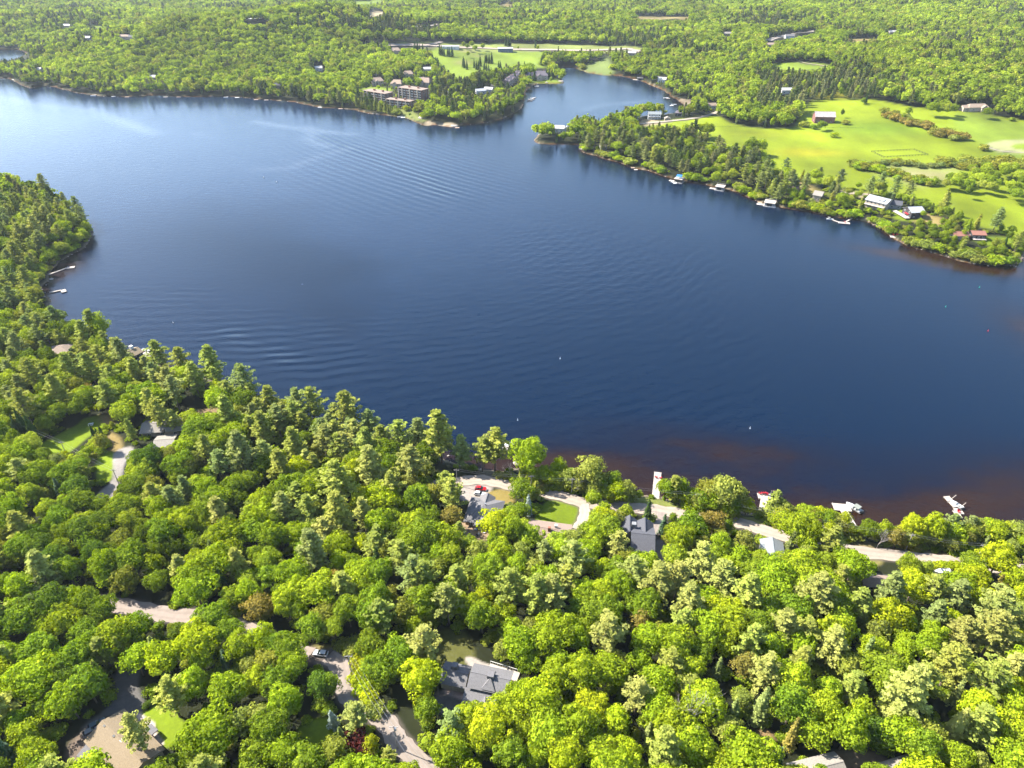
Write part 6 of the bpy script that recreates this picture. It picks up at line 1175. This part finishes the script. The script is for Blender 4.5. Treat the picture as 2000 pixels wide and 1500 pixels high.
def car(x, y, z, ang, paint, label, L=4.6, tall=1.5, group=None):
    r = prop(empty('parked_car', (x, y, z), ang), label, 'car', group); w_ = .92; m = MB(); h = tall
    m.profile([(-L/2, .35), (-L/2, .8), (-L/2+.15, .95), (L*.2, .95), (L*.44, .82), (L/2, .65), (L/2, .35)], -w_, w_); m.build('body', paint, r)
    c = MB(); a = [(-L*.46, -w_*.95, .95), (L*.2, -w_*.95, .95), (L*.2, w_*.95, .95), (-L*.46, w_*.95, .95)]; t = [(-L*.36, -w_*.75, h), (L*.02, -w_*.75, h), (L*.02, w_*.75, h), (-L*.36, w_*.75, h)]
    c.add(a+t, [(0,1,5,4), (1,2,6,5), (2,3,7,6), (3,0,4,7)]); c.build('window', GLASS, r); MB().box(-L*.36, L*.02, -w_*.76, w_*.76, h-.02, h+.04).build('roof_panel', paint, r)
    for X in (-L*.3, L*.3):
        for Y in (-w_, w_): wl = MB().tube((X, Y-.12*np.sign(Y)*1.6, .34), (X, Y+.03*np.sign(Y), .34), .34, n=12).build('wheel', RUB, r); MB().tube((X, Y, .34), (X, Y+.05*np.sign(Y), .34), .18, n=8).build('rim', METAL, wl)
    for Y in (-.65, .65): MB().box(L/2-.12, L/2+.02, Y-.2, Y+.2, .6, .75).build('headlight', HULLW, r); MB().box(-L/2-.02, -L/2+.1, Y-.2, Y+.2, .7, .85).build('taillight', RED, r)
    return r
for a, b_, dg, M, L, h, lb in [(627,1279,172,CARW,4.6,1.45,'white hatchback parked on the gravel turning circle'),(939,957,-8,CARR,4.9,1.6,'red car parked beyond the white one'),(937,967,-10,CARW,4.6,1.5,'white car parked in front of the slate-roofed house'),(190,1418,38,CARG,4.4,1.5,'grey-green car beside the bungalow wall, upper one'),(181,1431,38,CARS,4.4,1.5,'silver car beside the bungalow wall, lower one'),
  (499,1243,-15,CARW,4.6,1.6,'white car glimpsed under trees on the wooded lane'),(1338,1127,20,CARW,4.4,1.5,'white car glimpsed between the pines of the right woods'),(272,893,40,CARG,4.5,1.5,'dark car parked at the top of the paved drive'),(835,91.5,0,CARS,4.8,1.5,'silver car driving on the highway, left one'),(856,92.5,0,CARG,4.8,1.5,'dark car driving on the highway, right one'),(1225,107,0,CARW,5,2,'white van beside the roadside house')]:
    g = ground(a, b_); car(g[0], g[1], g[2]+.18+(.5 if b_ < 120 else 0), radians(dg), M, lb, L, h)
g = ground(1838,1121); t = prop(empty('boat_trailer', (g[0], g[1], g[2]+.2), radians(4)), 'trailer under the covered white boat by the road', 'trailer'); MB().box(-3, 2.6, -.8, -.7, .3, .42).box(-3, 2.6, .7, .8, .3, .42).build('frame', METAL, t); MB().tube((-1, -1, .35), (-1, 1, .35), .33, n=10).build('wheel', RUB, t); MB().box(2.6, 4.2, -.06, .06, .3, .42).build('drawbar', METAL, t)
boat(g[0], g[1], radians(184), 6.4, 'white boat on a trailer below the shore road', z=g[2]+.85)
# ------------------------------------------------------------------ poles and wires
def pole(px, py, H, label, trans=False, base=True):
    g = ground(px, py); r = prop(empty('utility_pole', g), label, 'utility pole', 'utility poles'); MB().tube((0, 0, -.5), (0, 0, H), .16, .11, 8).build('post', POLE, r); MB().box(-1.1, 1.1, -.07, .07, H-.7, H-.55).build('crossarm', POLE, r)
    for X in (-1, -.4, .4, 1): MB().tube((X, 0, H-.55), (X, 0, H-.3), .05).build('insulator', W_WHITE, r)
    if trans: MB().tube((.35, 0, H-2.2), (.35, 0, H-1.1), .28, n=10).build('transformer', METAL, r)
    return np.array([g[0], g[1], g[2]+H-.3])
def span(a, b_, label, n=2, sag=1.0):
    r = prop(empty('power_line', a), label, 'overhead wires', 'overhead wires'); t = b_-a; s = unit(np.array([-t[1], t[0], 0]))
    for k in range(n):
        off = s*(k-(n-1)/2)*1.1 + np.array([0, 0, -.0 if k < 3 else -1.5]); m = MB(); P_ = [t*i/10 + off - np.array([0, 0, sag*4*(i/10)*(1-i/10)]) for i in range(11)]
        for i in range(10): m.tube(P_[i], P_[i+1], 0.022, n=4)
        m.build('wire', WIRE, r)
pp = [pole(*q) for q in [(893,948,9,'utility pole at the far left end of the shore road'),(1037,960,9,'utility pole beside the pale blue spruce'),(1116,966,9,'utility pole at the bend of the shore road'),(1357,996,9,'utility pole beside the tree clump on the shore road'),(1545,1038,9,'utility pole right of the flag dock'),(1768,1076,9,'utility pole on the right stretch of the shore road'),(1905,1096,9,'utility pole near the right end of the shore road')]]
for i in range(len(pp)-1): span(pp[i], pp[i+1], ['wires over the slate-roofed house drive','short wires beside the pale blue spruce','wires passing the long straight dock','wires passing the flag dock','wires behind the T-shaped white dock','wires at the right end of the shore road'][i])
n1_ = pole(776,1462,11,'tall utility pole with transformer on the lower lane', True); n2_ = pole(688,1320,10,'utility pole hidden in bushes by the turning circle'); n3_ = pole(860,1580,10,'utility pole beyond the bottom edge'); span(n1_, n2_, 'three wires rising along the lane to the turning circle', 3); span(n1_, n3_, 'three wires leaving over the bottom edge', 3)
m1 = pole(131,890,8,'utility pole on the long left lawn'); m2 = pole(232,945,8,'utility pole beside the paved drive'); m3 = pole(-20,815,8,'utility pole beyond the left edge'); span(m1, m2, 'two wires crossing the paved drive'); span(m1, m3, 'two wires crossing the long left lawn')
# ------------------------------------------------------------------ buoys
for a, b_, M, lb in [(338,630,W_WHITE,'white buoy in the left bay'),(540,355,W_WHITE,'white buoy in open water, right of its pair'),(515,346,W_WHITE,'white buoy in open water, left of its pair'),(1094,700,W_WHITE,'white buoy in the middle of the dark water'),(1011,820,W_WHITE,'white buoy near the tall pines'),(1465,836,W_WHITE,'white buoy off the flag dock'),(1913,561,NAVY,'green buoy nearest the right shore'),(1847,599,NAVY,'green buoy farther out'),(1930,646,RED,'red channel buoy at the right')]:
    g = at0(a, b_, .3); r = prop(empty('buoy', (*g, 0)), lb, 'buoy', 'buoys on the lake'); s = .3 if b_ > 500 else .45; MB().tube((0, 0, -.4), (0, 0, .3), s, s, 10).build('float', M if M is not NAVY else mat('green_buoy', (.02,.42,.25), .5, .4), r); MB().tube((0, 0, .3), (0, 0, 1.3), s*.6, s*.15, 8).build('marker', M if M is not NAVY else bpy.data.materials['green_buoy'], r)
# ------------------------------------------------------------------ paddock fence in the field
Q = [(1702,297), (1785,293), (1812,303), (1726,308)]; G = [ground(*q) for q in Q]; fr_ = prop(empty('paddock_fence', G[0]), 'low dark rail fence round the paddock in the field', 'fence'); FEN = mat('fence_wood', (.07,.08,.05), .9, .1); pm = None
for i in range(4):
    a, b_ = G[i]-G[0], G[(i+1) % 4]-G[0]; L = np.linalg.norm(b_-a); m = MB(); t = (b_-a)/L
    if i < 4:
        for z in (.5, 1.0): m.tube(a+(0, 0, z+.3), b_+(0, 0, z+.3), .09, n=4)
        m.build('rail', FEN, fr_)
    for k in range(int(L/3.5)):
        p = a + t*k*3.5; o = MB().box(-.14, .14, -.14, .14, -.5, 1.5).build('post', FEN, fr_) if pm is None else bpy.data.objects.new('post', pm.data)
        if pm is None: pm = o
        else: C.objects.link(o); o.parent = fr_
        o.location = p
# field line fence
a_, b2_ = ground(1300,248), ground(1700,251); fe = prop(empty('field_fence', a_), 'thin post fence crossing the field behind the twin-crowned tree', 'fence'); tt = b2_-a_; L = np.linalg.norm(tt); m = MB()
prev = None
for k in range(0, int(L/8)):
    p = a_ + tt*k*8/L; p[2] = float(height(p[None, :2])[0]); q = p-a_
    if prev is not None: m.tube(prev+(0, 0, .8), q+(0, 0, .8), .07, n=4)
    prev = q; o = bpy.data.objects.new('post', pm.data); C.objects.link(o); o.parent = fe; o.location = q; o.scale = (.6, .6, .8)
m.build('rail', FEN, fe)
# ------------------------------------------------------------------ lawn furniture and rocks
g = ground(178,830); t = prop(empty('picnic_table', g, .3), 'white picnic table set on the long left lawn', 'picnic table'); MB().box(-1.1, 1.1, -.45, .45, .7, .78).build('tabletop', W_WHITE, t)
for Y in (-.85, .85): MB().box(-1.1, 1.1, Y-.16, Y+.16, .42, .48).build('bench', W_WHITE, t)
for X in (-.8, .8): MB().box(X-.06, X+.06, -.9, .9, 0, .7).build('leg', W_WHITE, t)
cols_ = [W_WHITE, BLACK, NAVY, WOODB, METAL, W_WHITE, WOODP]
for i in range(12):
    g = ground(900+RNG.uniform(0, 46), 1034+RNG.uniform(0, 18)); M = cols_[i % 7]; t = prop(empty('patio_chair', g, RNG.uniform(0, 6)), ['pale', 'black', 'blue', 'brown', 'metal', 'white', 'tan'][i % 7] + ' patio chair behind the slate-roofed house, ' + ORD[i+1] + ' from the wall', 'chair', 'patio chairs behind the slate-roofed house')
    MB().box(-.3, .3, -.3, .3, .38, .46).build('seat', M, t); MB().box(-.3, .3, .25, .32, .46, 1.0).build('backrest', M, t); MB().box(-.28, -.22, -.28, .28, 0, .38).box(.22, .28, -.28, .28, 0, .38).build('frame', METAL, t)
rm = mat('pale_granite', (.30,.26,.22), .9, .15, nscale=.6, namp=.3, bump=.5)
def rock_mesh(seed):
    rr = np.random.default_rng(seed); q = []; m = MB(); n1, n2 = 7, 4; pt = {}
    for i in range(n2+1):
        for j in range(n1):
            k = rr.uniform(.75, 1.15) if 0 < i < n2 else 1; pt[i, j] = (sin(pi*i/n2)*cos(2*pi*j/n1)*k, sin(pi*i/n2)*sin(2*pi*j/n1)*k, cos(pi*i/n2)*.6*k)
    v = [pt[i, j] for i in range(n2+1) for j in range(n1)]; return v, [(i*n1+j, (i+1)*n1+j, (i+1)*n1+(j+1) % n1, i*n1+(j+1) % n1) for i in range(n2) for j in range(n1)]
m = MB(); shp = [rock_mesh(s) for s in range(4)]
for a, b_ in zip(WA, np.roll(WA, -1, 0)):
    if a[1] > 1500 or abs(a[0]) > 900: continue
    L = np.linalg.norm(b_-a)
    for k in range(int(L/(2.2 if a[1] < 600 else 5))):
        if RNG.random() < .55: continue
        p = a + (b_-a)*RNG.random() + RNG.normal(0, .8, 2); s = RNG.uniform(.25, .8)*(1 if a[1] < 600 else 1.2); v, f = shp[RNG.integers(4)]; c, s_ = cos(k), sin(k)
        m.add([(p[0]+(x*c-y*s_)*s, p[1]+(x*s_+y*c)*s, .05+z*s) for x, y, z in v], f)
prop(m.build('shore_rocks', rm), 'scattered pale stones lining the waterline', 'rocks', kind='stuff')
for a, b_, s, lb in [(826,230,7,'large bare granite outcrop on the promontory shore'),(1096,159,5,'bare rock at the tip of the bay point'),(1068,161,3,'small pale rock left of the bay point tip'),(888,246,5,'low rock at the promontory beach'),(100,545,2.0,'pale boulder by the left shore docks'),(1010,905,2.2,'mossy boulder at the water near the tall pine'),(1138,291,4,'flat pale rock at the corner of the headland')]:
    g = ground(a, b_); v, f = shp[int(s) % 4]; o = MB().add([(x*s, y*s*.8, z*s*.5) for x, y, z in v], f).build('boulder', rm); o.location = tuple(g); prop(o, lb, 'rock')
# ------------------------------------------------------------------ the air
hb = MB().box(-9000, 9000, -300, 16000, -6, 201.5)
hm = bpy.data.materials.new('air'); hm.use_nodes = True; nt = hm.node_tree; nt.nodes.remove(nt.nodes['Principled BSDF']); pv = nt.nodes.new('ShaderNodeVolumePrincipled')
pv.inputs['Color'].default_value = (.80,.90,1.0,1); pv.inputs['Density'].default_value = .000030; pv.inputs['Anisotropy'].default_value = .2; nt.links.new(pv.outputs[0], nt.nodes['Material Output'].inputs['Volume'])
ho = hb.build('haze', hm); prop(ho, kind='stuff')
